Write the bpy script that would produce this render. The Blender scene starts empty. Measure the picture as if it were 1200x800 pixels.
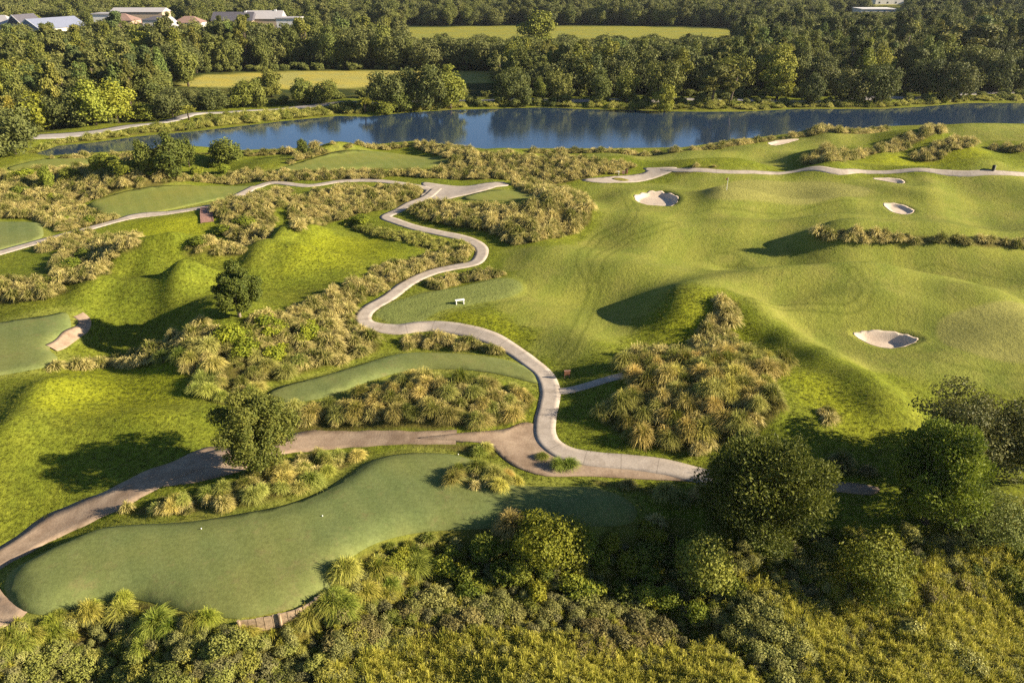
import bpy, math, random
import numpy as np
from mathutils import Vector
from mathutils.geometry import delaunay_2d_cdt

R = np.random.RandomState(7)
random.seed(7)
scene = bpy.context.scene
COL = scene.collection
rad = math.radians

# ------------------------------------------------------------------ camera
CAMH, FPX, PITCH = 40.0, 900.0, rad(26.6)
cam_d = bpy.data.cameras.new("camera")
cam = bpy.data.objects.new("camera", cam_d)
COL.objects.link(cam)
cam.location = (0, 0, CAMH)
cam.rotation_euler = (math.pi / 2 - PITCH, 0, 0)
cam_d.sensor_width = 36
cam_d.lens = FPX / 1200 * 36
cam_d.clip_end = 9000
scene.camera = cam

def ray(px, py):
    px = np.asarray(px, float); py = np.asarray(py, float)
    xc = (px - 600) / FPX; yc = (400 - py) / FPX
    c, s = math.cos(PITCH), math.sin(PITCH)
    return xc, c + yc * s, -s + yc * c

def flat(px, py, z=0.0):
    dx, dy, dz = ray(px, py)
    t = (z - CAMH) / dz
    return dx * t, dy * t

def fpoly(pts, z=0.0):
    a = np.array(pts, float)
    x, y = flat(a[:, 0], a[:, 1], z)
    return np.stack([x, y], 1)

def project(x, y, z):
    c, s = math.cos(PITCH), math.sin(PITCH)
    zz = z - CAMH
    dep = y * c - zz * s
    up = y * s + zz * c
    return 600 + FPX * x / dep, 400 - FPX * up / dep, dep

# ------------------------------------------------------------------ 2D helpers
def smooth_closed(P, n=4):
    P = np.asarray(P, float); N = len(P); out = []
    for i in range(N):
        p0, p1, p2, p3 = P[i - 1], P[i], P[(i + 1) % N], P[(i + 2) % N]
        for k in range(n):
            t = k / n
            out.append(0.5 * ((2 * p1) + (-p0 + p2) * t + (2 * p0 - 5 * p1 + 4 * p2 - p3) * t * t + (-p0 + 3 * p1 - 3 * p2 + p3) * t ** 3))
    return np.array(out)

def smooth_open(P, n=6):
    P = np.asarray(P, float)
    Q = np.vstack([2 * P[0] - P[1], P, 2 * P[-1] - P[-2]]); out = []
    for i in range(1, len(Q) - 2):
        p0, p1, p2, p3 = Q[i - 1], Q[i], Q[i + 1], Q[i + 2]
        for k in range(n):
            t = k / n
            out.append(0.5 * ((2 * p1) + (-p0 + p2) * t + (2 * p0 - 5 * p1 + 4 * p2 - p3) * t * t + (-p0 + 3 * p1 - 3 * p2 + p3) * t ** 3))
    out.append(P[-1])
    return np.array(out)

def seg_dist(P, x, y, closed=True):
    d2 = np.full(x.shape, 1e12)
    n = len(P)
    for i in range(n if closed else n - 1):
        ax, ay = P[i]; bx, by = P[(i + 1) % n]
        ex, ey = bx - ax, by - ay
        L = ex * ex + ey * ey + 1e-12
        t = np.clip(((x - ax) * ex + (y - ay) * ey) / L, 0, 1)
        d2 = np.minimum(d2, (x - ax - t * ex) ** 2 + (y - ay - t * ey) ** 2)
    return np.sqrt(d2)

def inside(P, x, y):
    c = np.zeros(x.shape, bool); n = len(P)
    for i in range(n):
        ax, ay = P[i]; bx, by = P[(i + 1) % n]
        if ay == by: continue
        m = ((ay > y) != (by > y)) & (x < (bx - ax) * (y - ay) / (by - ay) + ax)
        c ^= m
    return c

def sdf(P, x, y, pad):
    """signed distance, positive inside, -pad far outside"""
    out = np.full(x.shape, -float(pad))
    lo = P.min(0) - pad; hi = P.max(0) + pad
    m = (x > lo[0]) & (x < hi[0]) & (y > lo[1]) & (y < hi[1])
    if not m.any(): return out
    xs, ys = x[m], y[m]
    d = seg_dist(P, xs, ys); i = inside(P, xs, ys)
    out[m] = np.where(i, d, -np.minimum(d, pad))
    return out

def ldist(P, x, y, pad):
    out = np.full(x.shape, float(pad))
    lo = P.min(0) - pad; hi = P.max(0) + pad
    m = (x > lo[0]) & (x < hi[0]) & (y > lo[1]) & (y < hi[1])
    if m.any(): out[m] = np.minimum(seg_dist(P, x[m], y[m], False), pad)
    return out

def sst(a, b, v):
    t = np.clip((v - a) / (b - a), 0, 1)
    return t * t * (3 - 2 * t)

# ------------------------------------------------------------------ traced plan (photo pixels -> ground)
LAKE_Z = -0.7
lake_px = [(40, 180), (67, 171), (110, 167), (160, 160), (227, 154), (280, 148), (333, 142), (397, 136), (430, 137), (467, 133), (527, 129),
           (567, 128), (633, 126), (683, 128), (800, 131), (870, 131), (933, 128), (1033, 128), (1083, 125), (1133, 121), (1200, 121), (1400, 116),
           (1400, 138), (1200, 145), (1100, 146), (1043, 148), (990, 152), (933, 156), (890, 161), (860, 164), (830, 169), (800, 173), (700, 174),
           (633, 174), (573, 175), (533, 171), (487, 165), (455, 168), (400, 173), (340, 174), (283, 176), (230, 176), (153, 177), (90, 180), (55, 183)]
LAKE = fpoly(lake_px, LAKE_Z)

tees = {
 'front': ([(2, 682), (3, 668), (12, 655), (30, 644), (52, 632), (75, 622), (108, 609), (140, 605), (220, 605), (275, 599), (322, 591), (352, 581), (380, 567), (405, 550),
            (430, 533), (460, 525), (500, 523), (540, 527), (582, 542), (610, 560), (650, 563), (690, 562), (725, 570), (742, 580), (748, 590), (735, 600), (690, 604), (640, 604), (569, 607), (518, 608),
            (478, 614), (440, 627), (412, 645), (398, 662), (384, 684), (366, 697), (344, 709), (312, 717), (287, 720), (250, 717), (205, 707), (158, 692), (110, 694), (60, 706), (33, 708), (12, 698)], .9, 4.5, .9),
 'middle': ([(308, 465), (322, 453), (345, 446), (380, 436), (425, 421), (470, 408), (520, 408), (568, 413), (606, 422), (630, 436), (634, 448), (600, 442), (560, 434), (520, 430),
             (470, 432), (430, 445), (400, 460), (370, 468), (335, 470)], .6, 3, .6),
 'bench': ([(440, 366), (454, 355), (478, 346), (503, 338), (545, 331), (582, 325), (606, 328), (612, 338), (590, 349), (545, 357), (511, 366), (484, 382), (464, 379), (446, 371)], .6, 3, .6),
 'upper': ([(100, 236), (135, 227), (202, 219), (255, 216), (297, 216), (302, 221), (262, 231), (205, 243), (152, 252), (118, 250), (108, 243)], .5, 3, .5),
 'lake': ([(318, 200), (345, 192), (372, 186), (400, 181), (444, 176), (484, 180), (515, 186), (527, 191), (501, 196), (440, 195), (400, 198), (350, 200)], .5, 3, .5),
 'island': ([(540, 232), (565, 225), (596, 223), (628, 229), (640, 236), (609, 238), (575, 237)], .5, 3, .5),
 'left': ([(-30, 256), (0, 257), (42, 258), (50, 268), (48, 277), (27, 283), (0, 291), (-30, 300)], .4, 3, .4),
 'corner': ([(10, 196), (51, 186), (108, 184), (112, 190), (67, 196), (20, 200)], .3, 3, .3),
 'west': ([(-40, 380), (0, 377), (50, 371), (76, 366), (82, 374), (78, 386), (62, 396), (57, 406), (66, 414), (62, 424), (40, 432), (0, 440), (-40, 446)], .7, 3, .7),
}
TEES = {k: (smooth_closed(fpoly(p, z), 3), rise, fade) for k, (p, z, fade, rise) in tees.items()}

bunk_px = {
 'far': ([(742, 230), (748, 226), (757, 223.5), (768, 223), (780, 223.5), (790, 227), (796, 232), (795, 237), (787, 240), (770, 239), (755, 237), (745, 234)], 1.1),
 'near': ([(999, 391), (1006, 387), (1016, 385), (1036, 385), (1056, 387), (1069, 391), (1078, 396), (1074, 402), (1060, 406), (1043, 406), (1025, 403), (1010, 398)], 1.3),
 'pit': ([(1034, 239), (1043, 237), (1054, 238.5), (1066, 243), (1073, 248), (1064, 250.5), (1052, 249.5), (1042, 246)], .6),
 'green': ([(1022, 209), (1034, 207.5), (1050, 208), (1060, 211), (1060, 215), (1050, 217.5), (1036, 215)], .6),
 'strip': ([(899, 168), (905, 165.5), (917, 163.5), (937, 162.5), (930, 165.5), (915, 169), (905, 170.5)], .5),
}
BUNK = {}

marsh_px = [(-400, 750), (-60, 745), (0, 735), (35, 714), (75, 704), (120, 697), (160, 697), (205, 712), (250, 721), (290, 724), (345, 713), (372, 698), (388, 684), (402, 662), (416, 646), (443, 630), (480, 617),
            (520, 611), (570, 609), (640, 606), (700, 606), (745, 602), (775, 590), (810, 600), (870, 640), (940, 640), (1010, 610), (1060, 622), (1130, 600), (1200, 575), (1500, 560), (1900, 900), (600, 1500), (-900, 1100)]
MARSH = fpoly(marsh_px, 0.2)
BULK = fpoly([(280, 723), (303, 720), (322, 716), (345, 710), (358, 704), (368, 697), (378, 690)], .9)   # timber edge of the front tee
BULK_DROP = np.vstack([BULK, BULK[::-1] + np.array([1.2, -3.4])])

# mounds and hollows: px, py, rx, ry, height, rotation
bumps = []
def B(px, py, rx, ry, h, rot=0):
    x, y = flat(px, py, 0); bumps.append((float(x), float(y), rx, ry, h, rad(rot)))
B(797, 378, 5.8, 6, 4.1); B(838, 362, 5, 6, 1.6)
B(810, 450, 9, 8, 2.3); B(770, 495, 7, 6, 1.2); B(870, 440, 6, 8, 1.2)
for p in ((885, 385), (925, 408), (965, 435), (1005, 468), (1040, 500)): B(p[0], p[1], 3.6, 3.6, 2.2)
B(940, 470, 4.5, 3.5, 1.3); B(965, 515, 5, 3, .9); B(900, 520, 4, 3, .8)
B(1125, 398, 20, 13, 1.5); B(1075, 350, 16, 4, 1.6, -8); B(1000, 362, 7, 5, .8); B(1170, 430, 12, 7, .8)
B(985, 420, 5, 4, -.6)
for px, h in ((965, 2.3), (1005, 1.9), (1050, 1.5), (1100, 1.9), (1150, 1.8), (1205, 1.9), (1260, 1.8)): B(px, 288, 6, 4.5, h)
B(1060, 310, 12, 5, .6); B(1170, 310, 10, 5, .8); B(930, 330, 11, 5, .8); B(880, 322, 8, 5, -.4)
B(850, 235, 14, 5, 1.5); B(890, 252, 9, 5.5, -1.8); B(960, 238, 12, 4, 1.4); B(955, 262, 11, 5, 1.6); B(1030, 260, 6, 4, -.5)
B(858, 303, 2.6, 2.2, -1.0); B(800, 300, 12, 8, .4)
B(860, 200, 12, 4, 1.5); B(966, 206, 7, 3, 1.9); B(1126, 208, 11, 3, 1.6); B(925, 192, 9, 4, 1.0); B(1120, 205, 14, 4, 2.0); B(1180, 218, 10, 5, .8)
B(955, 190, 7, 5, 1.3); B(1010, 182, 9, 5, 1.6); B(1065, 170, 9, 6, 2.2); B(1105, 182, 9, 7, 2.6); B(1165, 172, 8, 6, 1.8); B(1040, 192, 6, 5, 1.0)
B(885, 178, 7, 5, 1.4); B(850, 184, 6, 4, .9); B(935, 165, 8, 5, 1.2); B(1000, 165, 9, 5, .9)
B(815, 205, 9, 5, 1.5)
B(793, 236, 4, 4, .5); B(1074, 246, 4, 3.5, .3); B(1064, 211, 4, 4, .3)
B(780, 222, 5, 3, .5)
B(560, 382, 5.5, 3.2, 1.3, -25); B(600, 392, 5, 2.5, .7, -25); B(520, 375, 5, 3, .5)
B(645, 300, 9, 7, .8); B(640, 255, 10, 8, 2.0); B(600, 270, 8, 6, 1.2); B(530, 250, 8, 6, .8)
B(255, 262, 7, 8, 1.2); B(300, 250, 7, 6, .9); B(400, 235, 9, 6, .9)
B(375, 283, 10, 3.5, .3); B(300, 312, 8, 4, .9, 10); B(245, 322, 6, 3.5, 1.0); B(235, 292, 5, 4, .8)
B(170, 312, 5, 4, 1.5); B(110, 295, 7, 6, 1.0); B(90, 330, 6, 4, 1.0); B(30, 345, 7, 5, 1.2)
B(225, 345, 5, 4, 1.1); B(190, 348, 4.5, 3.5, 1.3); B(155, 352, 4, 3, .7); B(266, 384, 8, 6, 2.2); B(250, 370, 4.5, 4, 1.6); B(230, 430, 6, 6, 1.0); B(380, 360, 12, 8, .8)
B(135, 468, 8, 5.5, -1.2); B(45, 460, 6, 8, .8); B(110, 400, 8, 4, -.6)
B(480, 470, 10, 5, 1.2); B(400, 485, 6, 4, .6); B(590, 460, 5, 5, .5)
B(660, 195, 16, 6, 1.2); B(560, 192, 12, 6, .9); B(580, 205, 8, 4, .7)
B(420, 166, 14, 4, .5); B(200, 215, 12, 5, .8); B(90, 205, 10, 6, .6); B(160, 190, 7, 5, .8)

B(345, 306, 6, 2.6, 1.2); B(212, 318, 4.5, 2.4, 1.1); B(300, 329, 6, 2.4, 1.2); B(262, 338, 4, 2.6, 1.0); B(170, 300, 5, 3, .8); B(320, 278, 6, 3, .9)
B(1000, 341, 12, 2.4, 1.1); B(1100, 338, 14, 2.4, 1.2); B(735, 330, 9, 3.5, .9); B(700, 350, 7, 3, -.6); B(905, 345, 8, 3, .9); B(960, 375, 6, 3, .7); B(1180, 385, 8, 4, -.8)
B(700, 262, 9, 3, .9); B(770, 270, 12, 3.5, .9); B(840, 275, 9, 3, .8); B(920, 305, 10, 3, -.8); B(1120, 235, 12, 3.5, 1.0); B(1010, 225, 8, 3, .9); B(1170, 255, 10, 4, -.8)
B(60, 480, 7, 4, .9); B(30, 560, 7, 4, .9); B(150, 500, 6, 3, .8); B(95, 386, 4, 3, -.7); B(60, 600, 5, 3, -.4)
B(165, 322, 4, 2.2, 1.4); B(200, 316, 5, 2.2, 1.7); B(240, 310, 5, 2.2, 1.5); B(222, 326, 5, 2.4, -1.2); B(228, 340, 4.5, 2.4, 1.8); B(182, 336, 4, 2.4, -.6)
B(313, 300, 3, 6, 1.8); B(338, 318, 4, 4, 1.0); B(366, 297, 8, 3.2, -1.4); B(388, 272, 9, 3, .5); B(280, 331, 5, 3, -.7); B(130, 345, 4, 2.4, 1.0); B(60, 395, 4, 3, .8)
B(195, 262, 7, 2.5, .9); B(190, 282, 6, 2.5, -.7); B(110, 470, 5, 3, -.5); B(200, 505, 5, 3, .7); B(40, 520, 8, 3, .8)
for p, h in (((212, 322), 1.5), ((243, 320), 1.7), ((176, 331), 1.4), ((148, 322), 1.2), ((332, 288), 1.7), ((301, 322), 1.3), ((365, 280), 1.1), ((270, 318), 1.2), ((110, 350), 1.2), ((215, 350), 1.5), ((190, 300), 1.0), ((60, 470), 1.1), ((20, 520), 1.0)): B(p[0], p[1], 2.3, 4.2, h)
BUMPA = np.array(bumps)
_k = []
for i in range(26):
    lam = 7 + 30 * R.rand(); a = R.rand() * 6.283
    _k.append((math.cos(a) * 6.283 / lam, math.sin(a) * 6.283 / lam, R.rand() * 6.283, .0066 * lam))

CALM = []
def H(x, y):
    x = np.asarray(x, float); y = np.asarray(y, float)
    shp = np.broadcast(x, y).shape
    x = np.broadcast_to(x, shp).ravel(); y = np.broadcast_to(y, shp).ravel()
    z = np.zeros(x.shape)
    if len(x) < 400:
        bb = BUMPA; dx = x[:, None] - bb[None, :, 0]; dy = y[:, None] - bb[None, :, 1]
        c, s = np.cos(bb[:, 5]), np.sin(bb[:, 5])
        u = (c * dx + s * dy) / bb[:, 2]; v = (-s * dx + c * dy) / bb[:, 3]
        q = u * u + v * v
        z += (bb[:, 4] * np.where(q < 9, np.exp(-np.minimum(q, 9)), 0)).sum(1)
    for bx, by, rx, ry, h, ro in (bumps if len(x) >= 400 else ()):
        m = (np.abs(x - bx) < 3 * max(rx, ry)) & (np.abs(y - by) < 3 * max(rx, ry))
        if not m.any(): continue
        dx, dy = x[m] - bx, y[m] - by
        c, s = math.cos(ro), math.sin(ro)
        u = (c * dx + s * dy) / rx; v = (-s * dx + c * dy) / ry
        z[m] += h * np.exp(-(u * u + v * v))
    n = np.zeros(x.shape)
    for kx, ky, ph, am in _k: n += am * np.sin(kx * x + ky * y + ph)
    calm = np.ones(x.shape)
    for P, rise, fade in TEES.values():
        d = sdf(P, x, y, 3.0)
        calm *= 1 - .9 * sst(-2, 1.5, d)
        z = z * (1 - .7 * sst(-1, 2, d)) + rise * sst(-1.1, fade * .45, d)
    for P, dep in BUNK.values():
        d = sdf(P, x, y, 8.0); w_ = sst(-7.5, -1, d); calm *= 1 - .85 * w_; z = z * (1 - .55 * w_)
    pc = np.zeros(x.shape)
    for C in CALM: pc = np.maximum(pc, 1 - sst(1.0, 9.0, ldist(C, x, y, 9.0)))
    z = z * (1 - .45 * pc)
    z += n * calm * (1 - .9 * pc) * (1 - sst(170, 320, y))
    for P, dep in BUNK.values():
        d = sdf(P, x, y, 1.2)
        z -= dep * (.2 * sst(-.8, .1, d) + .8 * sst(0, 1.3, d))
    d = sdf(MARSH, x, y, 2.0)
    z -= 2.2 * sst(-.5, 9, d)
    z += .35 * sst(1, 5, d) * np.sin(x * .55 + .7) * np.sin(y * .6)
    d = sdf(BULK_DROP, x, y, 1.5)
    z -= .75 * sst(-.3, .25, d)
    d = sdf(LAKE, x, y, 9.0)
    w = sst(-7, .5, d)
    z = z * (1 - w) + w * (LAKE_Z + .02 - 1.5 * sst(0, 4, d))
    return z.reshape(shp)

def at(px, py):
    """first hit of pixel rays with the ground"""
    px = np.atleast_1d(np.asarray(px, float)); py = np.atleast_1d(np.asarray(py, float))
    dx, dy, dz = ray(px, py)
    t0 = (5.0 - CAMH) / dz; t1 = (-3.5 - CAMH) / dz
    hit = t1.copy(); done = np.zeros(px.shape, bool); prev = t0.copy()
    for k in range(31):
        t = t0 + (t1 - t0) * k / 30
        below = (CAMH + dz * t) < H(dx * t, dy * t)
        new = below & ~done
        if new.any():
            lo, hi = prev[new].copy(), t[new].copy()
            ddx, ddy, ddz = dx[new], dy[new], dz[new]
            for _ in range(8):
                mid = (lo + hi) / 2
                b = (CAMH + ddz * mid) < H(ddx * mid, ddy * mid)
                hi = np.where(b, mid, hi); lo = np.where(b, lo, mid)
            hit[new] = hi; done |= new
        prev = t
        if done.all(): break
    x, y = dx * hit, dy * hit
    return np.stack([x, y, H(x, y)], 1)

def apoly(pts):
    a = np.array(pts, float)
    return at(a[:, 0], a[:, 1])[:, :2]

for _ in range(3): BUNK.update({k: (smooth_closed(apoly(p), 3), d) for k, (p, d) in bunk_px.items()})

# paths (centre lines) : name, pixels, width in metres
PATHS = {
 'west': ([(-60, 307), (-20, 299), (34, 284.5), (88, 270), (152, 255.5), (202, 245), (250, 234), (285, 225), (317, 218.5), (360, 215.5), (400, 214.2), (440, 213.8), (480, 216), (505, 220)], 2.0),
 'winding': ([(512, 219), (500, 227), (482, 236), (466, 246), (452, 255), (463, 261), (485, 265.5), (510, 269), (535, 274), (553, 281), (563, 291), (564, 302), (556, 313), (530, 321), (504, 327),
              (478, 336), (455, 345), (434, 354), (425, 364), (428, 374), (442, 383), (468, 389), (505, 389), (545, 392), (580, 399.5), (603, 409), (622, 420), (638, 432), (645, 446), (643, 463), (639, 482), (639, 501), (648, 516), (668, 529), (700, 539), (738, 545.5), (778, 549), (815, 553), (850, 557)], 2.1),
 'spur': ([(655, 446.5), (675, 445), (700, 442.5), (733, 439)], 1.2),
 'far_green': ([(775, 198), (800, 199.5), (850, 201.5), (886, 202), (930, 201), (982, 201.5), (1010, 201), (1050, 201.2), (1104, 202), (1150, 202.8), (1200, 204.5), (1270, 206.5)], 1.25),
 'little': ([(92, 369), (99, 375), (98, 383), (88, 390), (78, 397), (70, 404), (58, 408)], 1.35),
}
ROAD = [(-20, 166), (47, 161), (100, 156), (150, 149), (200, 141.5), (240, 134), (300, 127.5), (340, 125), (383, 123), (430, 121), (500, 119), (557, 117.5), (600, 117.5), (650, 117), (750, 117), (800, 116), (870, 118), (933, 118),
        (1017, 117), (1100, 112), (1163, 108.5), (1260, 106)]
TRACK_W = [3.1] * 13 + [2.4, 1.9, 1.7, 1.6, 1.6]
TRACK_L = ([(-60, 690), (-20, 664), (12, 648), (50, 625), (82, 609), (110, 596), (140, 582), (165, 568), (195, 554), (232, 542), (268, 535), (310, 527), (350, 519), (400, 516), (450, 513.5), (490, 513), (515, 512.5), (540, 512)], 3.1)
PW = {}
for k, (pts, w) in PATHS.items():
    PW[k] = (smooth_open(apoly(pts), 6), w)
CALM += [PW['winding'][0][::5], PW['west'][0][::6]]
ROADW = (smooth_open(fpoly(ROAD, .0), 4), 4.6)
TRACKW = smooth_open(apoly(TRACK_L[0]), 6)
LOOP = smooth_closed(apoly([(-90, 676), (-10, 676), (0, 690), (10, 701), (34, 711), (24, 723), (4, 734), (-60, 744)]), 3)
DIRT = smooth_closed(apoly([(488, 513.4), (520, 509.5), (555, 506), (590, 503), (612, 495), (628, 498), (640, 510), (655, 525), (690, 540), (740, 549), (800, 553), (850, 556), (930, 560), (1000, 566), (1030, 572), (1020, 580), (980, 576), (900, 572), (820, 565), (760, 562), (690, 558), (640, 558), (606, 548), (590, 538), (570, 521), (540, 517), (515, 515.5)]), 3)
WIDEN = smooth_closed(apoly([(165, 572), (145, 580), (190, 548), (232, 527), (258, 523), (300, 530), (288, 550), (225, 566)]), 3)
APRON = smooth_closed(apoly([(494, 214), (515, 216), (548, 218), (590, 213.5), (594, 218), (562, 225), (535, 231), (518, 235), (500, 236), (492, 230), (498, 222)]), 3)
PLAZA = smooth_closed(apoly([(680, 211), (700, 208.5), (721, 206.3), (742, 205), (757, 201), (754, 197), (775, 196.3), (793, 196.6), (788, 201), (776, 206), (760, 211), (735, 214), (705, 214.5)]), 3)
PLAZA_HOLE = fpoly([(717, 210), (727, 208.6), (737, 210), (728, 211.6)], 0)

# ------------------------------------------------------------------ materials
def mat(name):
    m = bpy.data.materials.new(name); m.use_nodes = True
    nt = m.node_tree; nt.nodes.clear()
    out = nt.nodes.new('ShaderNodeOutputMaterial')
    bs = nt.nodes.new('ShaderNodeBsdfPrincipled')
    nt.links.new(bs.outputs[0], out.inputs[0])
    bs.inputs['Roughness'].default_value = .85
    bs.inputs['Specular IOR Level'].default_value = .2
    return m, nt, bs, out

class N:
    def __init__(s, nt): s.nt = nt
    def n(s, t, **kw):
        x = s.nt.nodes.new(t)
        for k, v in kw.items(): setattr(x, k, v)
        return x
    def l(s, a, b): s.nt.links.new(a, b)
    def val(s, sock, v):
        if isinstance(v, (int, float)): sock.default_value = v
        elif isinstance(v, tuple): sock.default_value = (*v, 1) if len(v) == 3 else v
        else: s.l(v, sock)
    def noise(s, scale, detail=3, vec=None, rough=.55):
        x = s.n('ShaderNodeTexNoise'); x.inputs['Scale'].default_value = scale; x.inputs['Detail'].default_value = detail
        x.inputs['Roughness'].default_value = rough
        if vec is not None: s.l(vec, x.inputs['Vector'])
        return x.outputs['Fac']
    def mix(s, f, a, b, mode='MIX'):
        x = s.n('ShaderNodeMix', data_type='RGBA', blend_type=mode)
        s.val(x.inputs[0], f); s.val(x.inputs[6], a); s.val(x.inputs[7], b)
        return x.outputs[2]
    def ramp(s, v, lo, hi, a=0.0, b=1.0):
        x = s.n('ShaderNodeMapRange'); x.clamp = True
        s.val(x.inputs[0], v)
        for i, q in enumerate((lo, hi, a, b)): x.inputs[i + 1].default_value = q
        return x.outputs[0]
    def math(s, op, a, b=0.0):
        x = s.n('ShaderNodeMath', operation=op); s.val(x.inputs[0], a); s.val(x.inputs[1], b)
        return x.outputs[0]
    def attr(s, name):
        x = s.n('ShaderNodeAttribute'); x.attribute_name = name
        sp = s.n('ShaderNodeSeparateColor'); s.l(x.outputs['Color'], sp.inputs[0])
        return sp.outputs[0], sp.outputs[1], sp.outputs[2], x.outputs['Alpha']
    def pos(s): return s.n('ShaderNodeNewGeometry').outputs['Position']
    def bump(s, h, strength, dist, bs):
        x = s.n('ShaderNodeBump'); x.inputs['Strength'].default_value = strength; x.inputs['Distance'].default_value = dist
        s.l(h, x.inputs['Height']); s.l(x.outputs[0], bs.inputs['Normal'])

def turf_pattern(q, p):
    """fine grass grain"""
    g1 = q.noise(3.2, 4, p, .7); g2 = q.noise(.5, 4, p, .6); g3 = q.noise(.09, 3, p)
    return g1, g2, g3

def m_ground():
    m, nt, bs, out = mat('turf_ground'); q = N(nt); p = q.pos()
    fair, marsh, bare, track = q.attr('zone')
    field, forest, sunny_rough, bank = q.attr('zone_b')
    g1, g2, g3 = turf_pattern(q, p)
    rough = q.mix(q.ramp(g2, .3, .7), (.112, .130, .013), (.165, .174, .019))
    rough = q.mix(q.ramp(g3, .35, .65), rough, q.mix(.55, rough, (.110, .142, .012)))
    rough = q.mix(q.math('MULTIPLY', sunny_rough, .5), rough, (.235, .248, .010))  # turf colour brightened where slopes face the sun
    fa = q.mix(q.ramp(g2, .3, .7), (.150, .170, .030), (.190, .202, .038))
    fa = q.mix(q.ramp(g3, .35, .65), fa, (.200, .206, .036))
    sx = q.n('ShaderNodeSeparateXYZ'); q.l(p, sx.inputs[0])
    st = q.math('SINE', q.math('MULTIPLY', q.math('ADD', q.math('MULTIPLY', sx.outputs[0], .8), q.math('MULTIPLY', sx.outputs[1], -.35)), 1.25))
    fa = q.mix(q.ramp(st, -.3, .3, 0, .75), fa, q.mix(1.0, fa, (.84, .90, .82), 'MULTIPLY'))
    fa = q.mix(q.math('MULTIPLY', q.ramp(q.noise(.17, 5, p, .7), .5, .66), .55), fa, (.225, .212, .050))
    rough = q.mix(q.math('MULTIPLY', q.ramp(q.noise(.30, 6, p, .75), .52, .66), .6), rough, (.085, .105, .012))
    c = q.mix(fair, rough, fa)
    gr_, tl_, _a, _b = q.attr('zone_c')
    c = q.mix(gr_, c, q.mix(q.ramp(q.noise(.25, 4, p), .35, .65), (.205, .200, .052), (.235, .225, .060)))
    c = q.mix(tl_, c, q.mix(q.ramp(g2, .3, .7), (.140, .165, .044), (.165, .185, .050)))
    g4 = q.noise(11, 3, p, .7); g5 = q.noise(1.1, 4, p, .65)
    amp = q.math('SUBTRACT', 1.0, q.math('MULTIPLY', q.math('MAXIMUM', fair, q.math('MAXIMUM', gr_, tl_)), .66))
    sp = q.math('ADD', q.ramp(g1, .36, .64, -.34, .34), q.math('ADD', q.ramp(g4, .35, .65, -.26, .26), q.ramp(g5, .38, .62, -.16, .16)))
    speck = q.math('ADD', 1.0, q.math('MULTIPLY', sp, amp))
    c = q.mix(q.math('MULTIPLY', track, .45), c, (.075, .090, .012))
    c = q.mix(1.0, c, speck, 'MULTIPLY')
    soil = q.mix(q.ramp(g2, .35, .65), (.060, .052, .014), (.110, .085, .026))
    mg = q.mix(q.ramp(q.noise(.35, 5, p), .4, .6), (.080, .076, .014), (.150, .130, .022))
    mg = q.mix(1.0, mg, q.ramp(g1, .25, .75, .45, 1.4), 'MULTIPLY')
    c = q.mix(marsh, c, mg)
    c = q.mix(bare, c, soil)
    fl = q.mix(q.ramp(g3, .4, .6), (.36, .30, .060), (.30, .28, .080))
    c = q.mix(field, c, fl)
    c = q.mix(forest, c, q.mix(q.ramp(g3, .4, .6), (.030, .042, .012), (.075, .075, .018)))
    c = q.mix(bank, c, q.mix(q.ramp(g2, .35, .65), (.12, .12, .02), (.20, .17, .035)))
    q.l(c, bs.inputs['Base Color']); bs.inputs['Roughness'].default_value = .95; bs.inputs['Specular IOR Level'].default_value = .05
    h = q.math('ADD', q.math('MULTIPLY', g1, 1.0), q.math('ADD', q.math('MULTIPLY', g4, .5), q.math('MULTIPLY', g5, 1.2)))
    q.bump(h, .6, .22, bs)
    return m

def m_tee():
    m, nt, bs, out = mat('mown_tee_turf'); q = N(nt); p = q.pos()
    g1, g2, g3 = turf_pattern(q, p)
    c = q.mix(q.ramp(g2, .3, .7), (.118, .146, .050), (.142, .168, .056))
    c = q.mix(q.ramp(g3, .4, .65), c, (.160, .172, .052))
    sx = q.n('ShaderNodeSeparateXYZ'); q.l(p, sx.inputs[0])
    st = q.math('SINE', q.math('MULTIPLY', q.math('ADD', q.math('MULTIPLY', sx.outputs[0], .85), q.math('MULTIPLY', sx.outputs[1], .5)), 2.6))
    c = q.mix(q.ramp(st, -.4, .4, 0, .5), c, q.mix(1.0, c, (.86, .90, .86), 'MULTIPLY'))
    c = q.mix(q.math('MULTIPLY', q.ramp(q.noise(.55, 5, p, .75), .56, .68), .55), c, (.175, .155, .062))
    c = q.mix(1.0, c, q.math('ADD', q.ramp(g1, .36, .64, .84, 1.12), q.ramp(q.noise(12, 3, p, .7), .35, .65, -.14, .14)), 'MULTIPLY')
    q.l(c, bs.inputs['Base Color']); bs.inputs['Roughness'].default_value = .95; bs.inputs['Specular IOR Level'].default_value = .05
    q.bump(q.noise(7, 4, p, .7), .35, .06, bs)
    return m

def m_green():
    m, nt, bs, out = mat('putting_green_turf'); q = N(nt); p = q.pos()
    c = q.mix(q.ramp(q.noise(.25, 4, p), .35, .65), (.176, .182, .042), (.205, .204, .048))
    c = q.mix(1.0, c, q.ramp(q.noise(9, 3, p, .7), .35, .65, .92, 1.08), 'MULTIPLY')
    q.l(c, bs.inputs['Base Color']); bs.inputs['Roughness'].default_value = .95; bs.inputs['Specular IOR Level'].default_value = .05
    return m

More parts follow.
